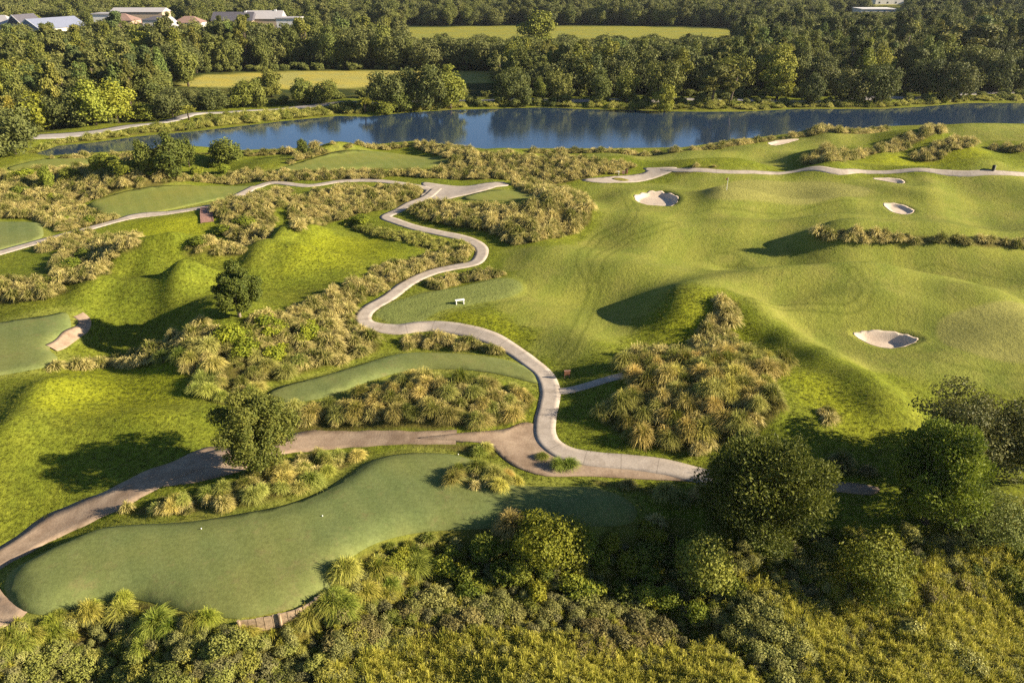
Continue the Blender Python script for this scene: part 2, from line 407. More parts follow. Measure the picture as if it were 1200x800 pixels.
def m_tee_light():
    m = M_TEE.copy(); m.name = 'lighter_tee_turf'
    bs = next(n for n in m.node_tree.nodes if n.type == 'BSDF_PRINCIPLED'); l = bs.inputs['Base Color'].links[0]; src = l.from_socket
    x = m.node_tree.nodes.new('ShaderNodeMix'); x.data_type = 'RGBA'; x.blend_type = 'MULTIPLY'; x.inputs[0].default_value = 1
    m.node_tree.links.new(src, x.inputs[6]); x.inputs[7].default_value = (1.22, 1.16, .86, 1); m.node_tree.links.new(x.outputs[2], bs.inputs['Base Color'])
    return m

def m_sand(name, a, b, streak=None):
    m, nt, bs, out = mat(name); q = N(nt); p = q.pos()
    n1 = q.noise(.7, 5, p, .65); n2 = q.noise(6, 4, p, .7)
    c = q.mix(q.ramp(n1, .35, .65), a, b)
    c = q.mix(1.0, c, q.ramp(n2, .25, .75, .8, 1.15), 'MULTIPLY')
    if streak: c = q.mix(q.math('MULTIPLY', q.ramp(q.noise(.28, 5, p, .7), .5, .62), .6), c, streak)
    q.l(c, bs.inputs['Base Color']); bs.inputs['Roughness'].default_value = .95
    q.bump(n2, .4, .05, bs)
    return m

def m_plain(name, c, var=.15, rough=.7, scale=1.5):
    m, nt, bs, out = mat(name); q = N(nt)
    p = q.n('ShaderNodeTexCoord').outputs['Object']
    n1 = q.noise(scale, 4, p)
    a = tuple(v * (1 - var) for v in c); b = tuple(min(1, v * (1 + var)) for v in c)
    q.l(q.mix(q.ramp(n1, .3, .7), a, b), bs.inputs['Base Color']); bs.inputs['Roughness'].default_value = rough
    return m

def m_leaf(name, dark, light, tip=None, transl=.25, instvar=.5):
    """foliage: per-leaf tint, per-plant tint (object random + object colour)"""
    m, nt, bs, out = mat(name); q = N(nt)
    r, g, b, al = q.attr('tint')
    oi = q.n('ShaderNodeObjectInfo')
    f = q.math('ADD', q.math('MULTIPLY', r, 1 - instvar), q.math('MULTIPLY', oi.outputs['Random'], instvar))
    c = q.mix(f, dark, light)
    if tip: c = q.mix(q.ramp(q.math('ADD', g, q.math('MULTIPLY', q.math('SUBTRACT', f, .5), 1.0)), .33, 1.05), c, tip)
    c = q.mix(1.0, c, oi.outputs['Color'], 'MULTIPLY')
    q.l(c, bs.inputs['Base Color'])
    bs.inputs['Roughness'].default_value = .6; bs.inputs['Specular IOR Level'].default_value = .18
    tr = q.n('ShaderNodeBsdfTranslucent'); q.l(c, tr.inputs['Color'])
    ms = q.n('ShaderNodeMixShader'); ms.inputs[0].default_value = transl
    q.l(bs.outputs[0], ms.inputs[1]); q.l(tr.outputs[0], ms.inputs[2]); q.l(ms.outputs[0], out.inputs[0])
    return m

def m_water():
    m, nt, bs, out = mat('lake_water'); q = N(nt); p = q.pos()
    mp = q.n('ShaderNodeMapping'); mp.inputs['Scale'].default_value = (.8, 2.2, 1); q.l(p, mp.inputs[0])
    n1 = q.noise(.9, 4, mp.outputs[0], .65); n2 = q.noise(.05, 2, p)
    bs.inputs['Base Color'].default_value = (.018, .036, .070, 1)
    bs.inputs['Roughness'].default_value = .06; bs.inputs['IOR'].default_value = 3.0; bs.inputs['Specular IOR Level'].default_value = .5
    h = q.math('MULTIPLY', n1, q.ramp(n2, .35, .6, .35, 1.0))
    q.bump(h, .09, .2, bs)
    return m

def m_path():
    m, nt, bs, out = mat('concrete_cart_path'); q = N(nt); p = q.pos()
    a = q.n('ShaderNodeAttribute'); a.attribute_name = 'along'
    fr = q.math('FRACT', q.math('MULTIPLY', a.outputs['Fac'], 1 / 3.2))
    joint = q.ramp(q.math('ABSOLUTE', q.math('SUBTRACT', fr, .5)), .0, .022, 1, 0)
    c = q.mix(q.ramp(q.noise(.8, 5, p, .65), .35, .65), (.31, .262, .212), (.395, .340, .280))
    c = q.mix(1.0, c, q.ramp(q.noise(6, 4, p, .7), .3, .7, .82, 1.12), 'MULTIPLY')
    c = q.mix(q.math('MULTIPLY', q.ramp(q.noise(.45, 5, p, .75), .54, .66), .45), c, (.20, .16, .12))
    c = q.mix(q.math('MULTIPLY', joint, .55), c, (.12, .10, .08))
    q.l(c, bs.inputs['Base Color']); bs.inputs['Roughness'].default_value = .95
    q.bump(q.noise(6, 4, p, .7), .3, .04, bs)
    return m

M_TEE = m_tee()
M = dict(
 ground=m_ground(), tee=M_TEE, green=m_green(), tee_light=m_tee_light(), water=m_water(),
 path=m_path(),
 dirt=m_sand('sandy_dirt_track', (.24, .17, .115), (.34, .255, .175), (.155, .105, .065)),
 road=m_sand('grey_lake_road', (.26, .24, .22), (.32, .29, .27)),
 sand=m_sand('bunker_sand', (.49, .395, .30), (.57, .47, .36)),
 bark=m_plain('bark', (.10, .075, .055), .3), pale_bark=m_plain('pale_bark', (.30, .24, .18), .25),
 oak=m_leaf('oak_leaves', (0.052, 0.07, 0.02), (0.222, 0.222, 0.06), None, 0.22, 0.35),
 mixed=m_leaf('hardwood_leaves', (0.062, 0.086, 0.02), (0.258, 0.264, 0.06), None, 0.24, 0.35),
 pine=m_leaf('pine_needles', (0.056, 0.076, 0.022), (0.22, 0.21, 0.06), None, 0.2, 0.35),
 cedar=m_leaf('cedar_sprays', (0.03, 0.052, 0.01), (0.23, 0.245, 0.038), None, 0.25, 0.1),
 broad=m_leaf('broad_leaves', (0.05, 0.074, 0.011), (0.225, 0.222, 0.038), None, 0.26, 0.1),
 shrub=m_leaf('shrub_leaves', (0.05, 0.082, 0.014), (0.34, 0.335, 0.05), None, 0.3, 0.3),
 olive=m_leaf('olive_scrub_leaves', (0.14, 0.155, 0.042), (0.42, 0.40, 0.125), None, 0.28, 0.4),
 brown=m_leaf('dry_scrub_twigs', (0.085, 0.085, 0.032), (0.23, 0.215, 0.08), None, 0.15, 0.4),
 tuss=m_leaf('tussock_blades', (0.09, 0.115, 0.012), (0.265, 0.262, 0.036), (0.68, 0.56, 0.21), 0.28, 0.6),
 greentuss=m_leaf('green_tussock_blades', (0.085, 0.13, 0.013), (0.285, 0.295, 0.032), (0.58, 0.54, 0.14), 0.28, 0.5),
 roughg=m_leaf('rough_grass_blades', (0.112, 0.13, 0.015), (0.175, 0.185, 0.022), None, 0.3, 0.6),
 marsh=m_leaf('marsh_grass_blades', (0.13, 0.15, 0.014), (0.46, 0.44, 0.042), (0.64, 0.57, 0.10), 0.3, 0.35),
 wood=m_plain('weathered_timber', (.30, .22, .14), .35, .8, 5), redwood=m_plain('reddish_timber', (.26, .15, .12), .3, .8, 5),
 white=m_plain('white_paint', (.80, .78, .74), .05), dark=m_plain('dark_metal', (.02, .02, .02), .2, .5), brownbox=m_plain('brown_stained_board', (.14, .065, .035), .25),
 red=m_plain('red_cloth', (.30, .05, .03), .1), glass=m_plain('dark_window_glass', (.025, .03, .04), .2, .15),
 grey_roof=m_plain('blue_grey_metal_roof', (.20, .22, .29), .1, .5), pale_roof=m_plain('pale_grey_roof', (.36, .34, .34), .1), dark_roof=m_plain('dark_shingle_roof', (.09, .085, .10), .2),
 red_roof=m_plain('red_tile_roof', (.24, .155, .125), .2), tan_wall=m_plain('tan_wall', (.38, .30, .21), .1), cream_wall=m_plain('cream_wall', (.60, .55, .46), .06), brick=m_plain('pinkish_brick', (.38, .25, .20), .15, .9, 6),
 white_wall=m_plain('white_wall', (.62, .60, .57), .05),
)

# ------------------------------------------------------------------ mesh helpers
def mesh_np(name, V, F, material=None, smooth=True, tint=None):
    """V (n,3); F (m,4) quads or (m,3) tris, all alike"""
    me = bpy.data.meshes.new(name)
    V = np.asarray(V, np.float32); F = np.asarray(F, np.int32)
    k = F.shape[1]
    me.vertices.add(len(V)); me.vertices.foreach_set('co', V.ravel())
    me.loops.add(F.size); me.loops.foreach_set('vertex_index', F.ravel())
    me.polygons.add(len(F))
    me.polygons.foreach_set('loop_start', np.arange(0, F.size, k, dtype=np.int32))
    me.polygons.foreach_set('loop_total', np.full(len(F), k, np.int32))
    me.polygons.foreach_set('use_smooth', np.full(len(F), smooth, bool))
    if tint is not None:
        a = me.color_attributes.new('tint', 'FLOAT_COLOR', 'POINT')
        c = np.zeros((len(V), 4), np.float32); c[:, :tint.shape[1]] = tint; c[:, 3] = 1
        a.data.foreach_set('color', c.ravel())
    if material: me.materials.append(material)
    me.update(calc_edges=True)
    return me

def link(name, me, parent=None, loc=None, rz=0.0, s=1.0):
    o = bpy.data.objects.new(name, me); COL.objects.link(o)
    if parent: o.parent = parent
    if loc is not None: o.location = loc
    if rz: o.rotation_euler = (0, 0, rz)
    if s != 1.0: o.scale = (s, s, s) if isinstance(s, (int, float)) else s
    return o

def tag(o, label, cat, group=None):
    o['label'] = label; o['category'] = cat
    if group: o['group'] = group
    return o

def struct(o, kind='structure'):
    o['kind'] = kind; return o

def empty(name, loc, rz=0.0, s=1.0):
    o = link(name, None, None, loc, rz, s); o.empty_display_size = .3
    return o

class MB:
    """collects boxes, prisms and tubes in one mesh"""
    def __init__(s): s.v = []; s.f = []
    def box(s, cx, cy, cz, sx, sy, sz, rz=0.0):
        b = len(s.v); c, n = math.cos(rz), math.sin(rz)
        for dz in (-.5, .5):
            for dx, dy in ((-.5, -.5), (.5, -.5), (.5, .5), (-.5, .5)):
                x, y = dx * sx, dy * sy
                s.v.append((cx + c * x - n * y, cy + n * x + c * y, cz + dz * sz))
        s.f += [(b, b + 3, b + 2, b + 1), (b + 4, b + 5, b + 6, b + 7)] + [(b + i, b + (i + 1) % 4, b + 4 + (i + 1) % 4, b + 4 + i) for i in range(4)]
        return s
    def tube(s, pts, rr, n=6):
        pts = [Vector(p) for p in pts]; b = len(s.v)
        for i, p in enumerate(pts):
            d = (pts[min(i + 1, len(pts) - 1)] - pts[max(i - 1, 0)]).normalized()
            u = d.cross(Vector((.31, .95, .07))).normalized(); w = d.cross(u)
            r = rr[i] if isinstance(rr, (list, tuple)) else rr
            for k in range(n):
                a = 6.2832 * k / n
                s.v.append(tuple(p + u * (math.cos(a) * r) + w * (math.sin(a) * r)))
        for i in range(len(pts) - 1):
            for k in range(n):
                s.f.append((b + i * n + k, b + i * n + (k + 1) % n, b + (i + 1) * n + (k + 1) % n, b + (i + 1) * n + k))
        s.f.append(tuple(b + k for k in range(n))[::-1]); e = b + (len(pts) - 1) * n
        s.f.append(tuple(e + k for k in range(n)))
        return s
    def poly(s, pts, faces):
        b = len(s.v); s.v += [tuple(p) for p in pts]; s.f += [tuple(b + i for i in f) for f in faces]
        return s
    def mesh(s, name, material, smooth=False):
        me = bpy.data.meshes.new(name); me.from_pydata(s.v, [], s.f); me.materials.append(material)
        if smooth: me.polygons.foreach_set('use_smooth', [True] * len(me.polygons))
        me.update(); return me
    def build(s, name, material, parent=None, smooth=False): return link(name, s.mesh(name, material, smooth), parent)

# ------------------------------------------------------------------ ground sheets
SHEETS = []   # polygons / lines under which the ground is lowered
def sheet(name, P, material, off, res, holes=()):
    lo, hi = P.min(0), P.max(0)
    gx, gy = np.meshgrid(np.arange(lo[0], hi[0], res), np.arange(lo[1], hi[1], res))
    gx = gx.ravel() + R.uniform(-.2, .2, gx.size) * res; gy = gy.ravel() + R.uniform(-.2, .2, gy.size) * res
    d = sdf(P, gx, gy, 1.0); keep = d > res * .5
    for h in holes: keep &= sdf(h, gx, gy, 1.0) < 0
    # resample the outline
    out = []
    for i in range(len(P)):
        a, b = P[i], P[(i + 1) % len(P)]; L = np.linalg.norm(b - a); n = max(1, int(L / res))
        for k in range(n): out.append(a + (b - a) * k / n)
    out = np.array(out); nb = len(out)
    pts = np.vstack([out, np.stack([gx[keep], gy[keep]], 1)])
    edges = [(i, (i + 1) % nb) for i in range(nb)]
    vs, es, fs, *_ = delaunay_2d_cdt([Vector(p) for p in pts], edges, [], 1, 1e-5)
    vx = np.array([v[:] for v in vs]); z = H(vx[:, 0], vx[:, 1]) + off
    V = [(x, y, zz) for (x, y), zz in zip(vx, z)]
    faces = [tuple(f) for f in fs]
    # skirt
    cnt = {}
    for f in faces:
        for i in range(len(f)):
            e = (f[i], f[(i + 1) % len(f)]); cnt[e] = 1
    for (a, b) in list(cnt):
        if (b, a) not in cnt:
            n = len(V); V += [(*V[a][:2], V[a][2] - .25), (*V[b][:2], V[b][2] - .25)]
            faces.append((a, n, n + 1, b))
    me = bpy.data.meshes.new(name); me.from_pydata(V, [], faces); me.materials.append(material)
    me.polygons.foreach_set('use_smooth', [len(p.vertices) == 3 for p in me.polygons]); me.update()
    SHEETS.append(('poly', P, holes))
    return struct(link(name, me))

def ribbon(name, C, w, material, off, rag=0.0):
    C = np.asarray(C)
    L = np.concatenate([[0], np.cumsum(np.linalg.norm(np.diff(C, axis=0), axis=1))])
    s = np.arange(0, L[-1], .45)
    c = np.stack([np.interp(s, L, C[:, 0]), np.interp(s, L, C[:, 1])], 1)
    t = np.gradient(c, axis=0); t /= np.linalg.norm(t, axis=1)[:, None]
    nrm = np.stack([-t[:, 1], t[:, 0]], 1)
    cols = np.array([-.5, -.5, -.25, 0, .25, .5, .5])
    if not isinstance(w, (int, float)):
        w = np.interp(np.linspace(0, 1, len(s)), np.linspace(0, 1, len(w)), w)
    hw = w * (1 + rag * (np.sin(s * .9) * .5 + np.sin(s * 2.3 + 1) * .3))
    P = c[:, None, :] + nrm[:, None, :] * (cols[None, :, None] * hw[:, None, None])
    z = H(P[..., 0], P[..., 1]) + off
    z[:, 0] -= .25; z[:, -1] -= .25
    V = np.concatenate([P, z[..., None]], 2).reshape(-1, 3)
    n, k = len(s), len(cols); F = []
    i = np.arange(n - 1)[:, None] * k + np.arange(k - 1)[None, :]
    F = np.stack([i, i + k, i + k + 1, i + 1], 2).reshape(-1, 4)
    F = F[:, ::-1]
    SHEETS.append(('line', C, float(np.min(w))))
    me = mesh_np(name, V, F, material, True)
    at_ = me.attributes.new('along', 'FLOAT', 'POINT'); at_.data.foreach_set('value', np.repeat(s, k).astype(np.float32))
    return struct(link(name, me))

for k, (P, rise, fade) in TEES.items():
    if k != 'bench': sheet('tee_lawn', P, M['tee_light' if k in ('bench', 'island', 'upper', 'lake', 'corner') else 'tee'], .03, .7 if k == 'front' else .9)
BUNKLOW = []
for k, (P, d) in BUNK.items():
    cP = P.mean(0); ang = np.arange(len(P))
    sheet('bunker_sand', cP + (P - cP) * (.95 + .035 * np.sin(ang * 1.9) + .025 * np.sin(ang * .8 + 1))[:, None], M['sand'], .03, .22); BUNKLOW.append(cP + (P - cP) * .93)
for k, (C, w) in PW.items(): ribbon('cart_path', C, w, M['dirt'] if k == 'little' else M['path'], .05, .03)
sheet('cart_path', APRON, M['path'], .044, .6)
sheet('cart_path', PLAZA, M['path'], .044, .6)
ribbon('lake_road', ROADW[0], ROADW[1], M['road'], .06)
ribbon('dirt_track', TRACKW, TRACK_W, M['dirt'], .03, .12)
sheet('dirt_track', LOOP, M['dirt'], .016, .6)
sheet('dirt_track', DIRT, M['dirt'], .042, .5)
sheet('dirt_track', WIDEN, M['dirt'], .024, .6)
GREENS = [smooth_closed(apoly(P), 4) for P in ([(1096, 388), (1104, 372), (1135, 361), (1200, 356), (1310, 358), (1310, 426), (1210, 426), (1150, 418), (1110, 405)],
          [(822, 223), (850, 215), (900, 211), (960, 212), (1008, 218), (1018, 228), (970, 235), (900, 237), (838, 234)])]
pg = sheet('grass_island', smooth_closed(PLAZA_HOLE, 4), M['ground'], .10, .4)
SHEETS.pop()

# ------------------------------------------------------------------ planting beds (pixels)
beds = {
 'between': dict(p=[(330, 492), (345, 473), (372, 472), (402, 463), (435, 449), (475, 436), (520, 434), (560, 438), (605, 446), (632, 453), (628, 472), (612, 490), (585, 500), (540, 503), (480, 507), (430, 508), (385, 508), (345, 514)], s=1.5, k='tuss',
        l='straw and green grass tussock in the bed between the middle tee and the dirt track', t=(1, 1, .9)),
 'under_tree': dict(p=[(128, 600), (150, 590), (190, 578), (235, 566), (285, 553), (318, 540), (355, 530), (400, 522), (440, 521), (425, 534), (398, 551), (372, 568), (335, 585), (280, 598), (220, 604), (160, 605)], s=1.45, k='tuss',
        l='feathery grass tussock in the bed under the lone tree beside the front tee', t=(.95, 1.02, .8)),
 'strip': dict(p=[(455, 521), (500, 517), (545, 516), (580, 521), (588, 532), (582, 540), (550, 532), (505, 523)], s=1.2, k='greentuss', l='short green tussock along the back edge of the front tee', t=(.9, .95, .8)),
 'clump': dict(p=[(524, 566), (524, 552), (545, 544), (585, 542), (615, 553), (620, 568), (585, 574), (545, 576)], s=1.25, k='tuss', l='pale tussock in the oblong clump standing on the front tee', t=(1, .98, .8)),
 'fork': dict(p=[(628, 540), (640, 530), (665, 529), (684, 539), (684, 548), (655, 549)], s=1.3, k='greentuss', l='green tussock in the little island at the fork of track and path', t=(1, 1.05, 1)),
 'dune': dict(p=[(836, 352), (852, 346), (866, 352), (868, 375), (852, 392), (862, 408), (890, 415), (915, 418), (928, 425), (912, 440), (908, 465), (912, 490), (893, 507), (858, 522), (818, 534), (775, 530), (735, 514), (706, 497), (696, 482), (712, 462), (740, 450), (728, 432), (735, 412), (765, 402), (806, 400), (830, 385)], s=1.55, k='tuss',
        l='silvery straw tussock on the large dune between the spur path and the cedar', t=(1, .97, .85)),
 'spine': dict(p=[(60, 432), (85, 424), (130, 418), (170, 405), (215, 385), (240, 376), (270, 388), (330, 362), (370, 345), (400, 335), (440, 312), (490, 296), (520, 290), (545, 287), (552, 298), (545, 312), (510, 322), (470, 332), (440, 346), (418, 358), (410, 372), (428, 390), (448, 400), (440, 412), (400, 426), (350, 440), (310, 452), (290, 470), (262, 474), (235, 470), (222, 452), (216, 432), (190, 424), (130, 430)], s=1.6, k='tuss',
        l='mixed green and tan tussock in the long bed west of the winding path', t=(.85, .95, .75)),
 'hedge': dict(p=[(405, 260), (440, 266), (480, 274), (520, 279), (545, 285), (550, 296), (520, 292), (490, 290), (455, 280), (415, 270)], s=1.2, k='greentuss', l='dense green tussock in the strip along the bend of the winding path', t=(.8, .9, .8)),
 'crossing': dict(p=[(497, 334), (505, 324), (535, 316), (570, 313), (592, 317), (585, 325), (545, 331), (515, 340)], s=1.2, k='tuss', l='tan tussock in the strip north of the bench tee', t=(.95, .95, .8)),
 'southstrip': dict(p=[(468, 395), (490, 392), (520, 393), (555, 397), (590, 406), (592, 416), (555, 412), (515, 408), (472, 408)], s=1.25, k='tuss', l='brownish tussock in the strip north of the middle tee', t=(.85, .85, .75)),
 'isle': dict(p=[(482, 250), (486, 241), (512, 234), (540, 240), (580, 241), (620, 240), (640, 236), (600, 216), (620, 210), (655, 216), (682, 230), (695, 248), (692, 264), (665, 276), (622, 286), (592, 286), (580, 275), (560, 270), (520, 264), (494, 258)], s=1.55, k='tuss',
        l='golden tussock on the grassy hump beside the double bend of the winding path', t=(1, .98, .8)),
 'crest': dict(p=[(480, 168), (500, 166), (530, 173), (560, 178), (610, 181), (680, 183), (728, 189), (745, 196), (715, 205), (670, 214), (610, 213), (560, 211), (505, 209), (455, 205), (440, 198), (500, 198), (530, 192), (515, 182)], s=1.7, k='tuss',
        l='bleached tussock in the wide bed between lake and winding path', t=(1.05, 1, .9)),
 'bankrow': dict(p=[(330, 190), (360, 180), (400, 175), (440, 171), (482, 167), (482, 172), (440, 175), (400, 180), (365, 185), (338, 193)], s=1.6, k='tuss', l='round tussock in the row along the lake edge of the far tee', t=(1.0, .97, .8)),
 'pathside': dict(p=[(252, 236), (275, 228), (310, 224), (345, 219), (338, 236), (322, 252), (316, 275), (300, 285), (272, 284), (264, 268), (252, 252)], s=1.5, k='tuss', l='tussock in the bed below the timber steps path', t=(.95, .98, .75)),
 'knoll': dict(p=[(340, 240), (355, 226), (400, 217), (450, 216), (490, 217), (502, 226), (488, 236), (455, 245), (420, 252), (385, 262), (352, 274), (341, 268)], s=1.55, k='tuss', l='yellow tussock on the knoll west of the path junction', t=(1, 1, .75)),
 'dot': dict(p=[(212, 297), (222, 289), (245, 284), (268, 284), (288, 292), (285, 299), (250, 300), (225, 301)], s=1.4, k='tuss', l='pale tussock in the small clump in the western hollow', t=(1, .95, .85)),
 'westbed': dict(p=[(62, 312), (78, 292), (105, 284), (125, 277), (160, 276), (165, 288), (150, 298), (130, 305), (134, 320), (110, 332), (80, 334), (62, 328)], s=1.55, k='tuss', l='tan tussock in the western bed below the cart path', t=(1, .96, .8)),
 'westlow': dict(p=[(-40, 332), (0, 328), (40, 326), (75, 330), (82, 340), (60, 350), (20, 356), (-40, 362)], s=1.6, k='tuss', l='straw tussock in the lowest bed at the western edge', t=(1, .95, .8)),
 'westpath': dict(p=[(38, 292), (60, 282), (95, 272), (120, 270), (112, 278), (80, 290), (50, 297)], s=1.4, k='tuss', l='small tussock hugging the western cart path', t=(1, .96, .85)),
 'wild': dict(p=[(-40, 204), (20, 203), (70, 198), (115, 194), (150, 203), (200, 203), (285, 198), (300, 212), (240, 214), (190, 218), (135, 226), (98, 238), (108, 248), (145, 256), (120, 266), (70, 272), (52, 262), (40, 256), (-40, 254)], s=1.7, k='tuss',
        l='brown and straw tussock in the wild patch west of the upper tee', t=(1, .92, .85)),
 'teeback': dict(p=[(284, 207), (305, 200), (330, 201), (400, 199), (440, 199), (455, 207), (440, 211), (400, 211), (350, 212), (318, 215)], s=1.5, k='tuss', l='straw tussock between the upper path and the far tee', t=(1, .95, .8)),
 'ridge': dict(p=[(952, 279), (968, 272), (1000, 270), (1050, 273), (1110, 277), (1210, 281), (1270, 283), (1270, 292), (1210, 291), (1130, 289), (1060, 286), (1000, 284), (965, 283)], s=1.4, k='tuss', l='tawny tussock along the ridge east of the fairway', t=(1, .93, .85)),
 'eastupper': dict(p=[(936, 189), (948, 182), (985, 181), (1020, 174), (1048, 162), (1075, 156), (1104, 152), (1104, 157), (1080, 165), (1052, 178), (1005, 187), (975, 191), (945, 193)], s=1.7, k='tuss', l='olive tussock winding over the mounds beyond the green', t=(.95, .95, .8)),
 'eastmound': dict(p=[(1068, 187), (1082, 180), (1095, 170), (1120, 164), (1142, 166), (1140, 173), (1110, 180), (1105, 187), (1085, 191)], s=1.6, k='tuss', l='straw tussock on the mound beyond the green path', t=(1, .95, .8)),
 'eastend': dict(p=[(1158, 172), (1200, 171), (1260, 172), (1260, 178), (1200, 178), (1165, 177)], s=1.6, k='tuss', l='tussock on the last mound at the eastern edge', t=(1, .95, .8)),
 'bunkerback': dict(p=[(784, 200), (800, 196), (842, 193), (838, 197), (812, 203), (792, 205)], s=1.5, k='tuss', l='dark tussock behind the far sand bunker', t=(.7, .7, .7)),
 'nearshore': dict(p=[(488, 166), (535, 173), (575, 178), (635, 177), (700, 176), (800, 175), (832, 171), (862, 166), (895, 163), (935, 158), (992, 154), (1045, 150), (1045, 152), (990, 157), (935, 161), (890, 167), (850, 173), (800, 178), (700, 179), (630, 180), (570, 180), (530, 176), (488, 170)], s=1.9, k='tuss',
        l='reedy tussock along the near lake shore', t=(.95, .9, .7)),
 'leftbank': dict(p=[(40, 180), (67, 169), (110, 165), (160, 158), (227, 152), (280, 146), (333, 140), (397, 134), (397, 127), (333, 130), (280, 134), (240, 138), (200, 146), (150, 153), (100, 160), (50, 167)], s=2.0, k='greentuss',
        l='yellow green reed tuft on the bank between lake road and lake', t=(1.15, 1.1, .9)),
 'southbank': dict(p=[(45, 186), (90, 182), (150, 179), (215, 178), (290, 178), (340, 177), (400, 175), (400, 178), (340, 181), (280, 182), (200, 183), (120, 185), (50, 190)], s=1.7, k='tuss', l='round tussock along the south bank of the lake inlet', t=(.9, .9, .75)),
 'farshore': dict(p=[(400, 134), (467, 131), (527, 127), (567, 126), (633, 124), (683, 126), (800, 129), (870, 129), (933, 126), (1033, 126), (1083, 123), (1133, 119), (1260, 117), (1260, 113), (1133, 116), (1083, 119.5), (1033, 122), (933, 122.5), (870, 123), (800, 123), (683, 122), (633, 121), (567, 122), (527, 123), (467, 127), (400, 129)], s=2.3, k='greentuss',
        l='reed tuft on the far lake shore', t=(.75, .72, .7)),
 'foreleft': dict(p=[(70, 712), (95, 692), (130, 686), (165, 700), (215, 716), (260, 726), (300, 735), (345, 730), (380, 700), (400, 672), (425, 650), (460, 635), (500, 625), (520, 640), (490, 680), (450, 710), (400, 735), (300, 752), (180, 765), (60, 765), (0, 775), (-60, 780), (-30, 750), (10, 738)], s=1.5, k='greentuss',
        l='big arching tussock on the slope below the front tee', t=(1, 1, .85)),
 'foreedge': dict(p=[(520, 616), (600, 611), (680, 608), (745, 606), (790, 596), (800, 610), (740, 622), (640, 620), (540, 626)], s=1.9, k='tuss', l='tan tussock on the lip between front tee and thicket', t=(.9, .85, .75)),
 'trackside': dict(p=[(690, 557), (750, 566), (800, 570), (850, 570), (850, 592), (790, 590), (750, 578), (700, 568)], s=1.5, k='tuss', l='dim tussock beside the dirt track by the cedar', t=(.8, .82, .8)),
 'kink': dict(p=[(940, 540), (975, 535), (1010, 548), (1030, 558), (990, 560), (950, 556)], s=1.5, k='tuss', l='grey tussock on the bank between the two cedars', t=(.7, .72, .8)),
 'lone': dict(p=[(960, 483), (975, 479), (990, 484), (988, 495), (964, 494)], s=1.5, k='tuss', l='pinkish tussock alone on the bright slope', t=(1.15, 1.0, .95)),
}
def bed_ground(pts, h):
    a = np.array(pts, float); n = len(a); out = a.copy()
    area = sum(a[i, 0] * a[(i + 1) % n, 1] - a[(i + 1) % n, 0] * a[i, 1] for i in range(n))
    for i in range(n):
        t = a[(i + 1) % n] - a[i - 1]; t /= np.linalg.norm(t) + 1e-9
        ny = -t[0] if area > 0 else t[0]         # outward normal, image y
        up = min(1, max(0, -ny * 1.4 - .2))
        out[i, 1] += up * h * (a[i, 1] + 50) * .894 / 40 * .8
    return out
for k, b in beds.items():
    h = .75 if k in ('between', 'spine', 'dune', 'isle', 'southstrip', 'crossing', 'under_tree', 'clump', 'knoll', 'pathside', 'crest') else .4
    if k == 'between': h = 1.15
    b['w'] = apoly(bed_ground(b['p'], h))

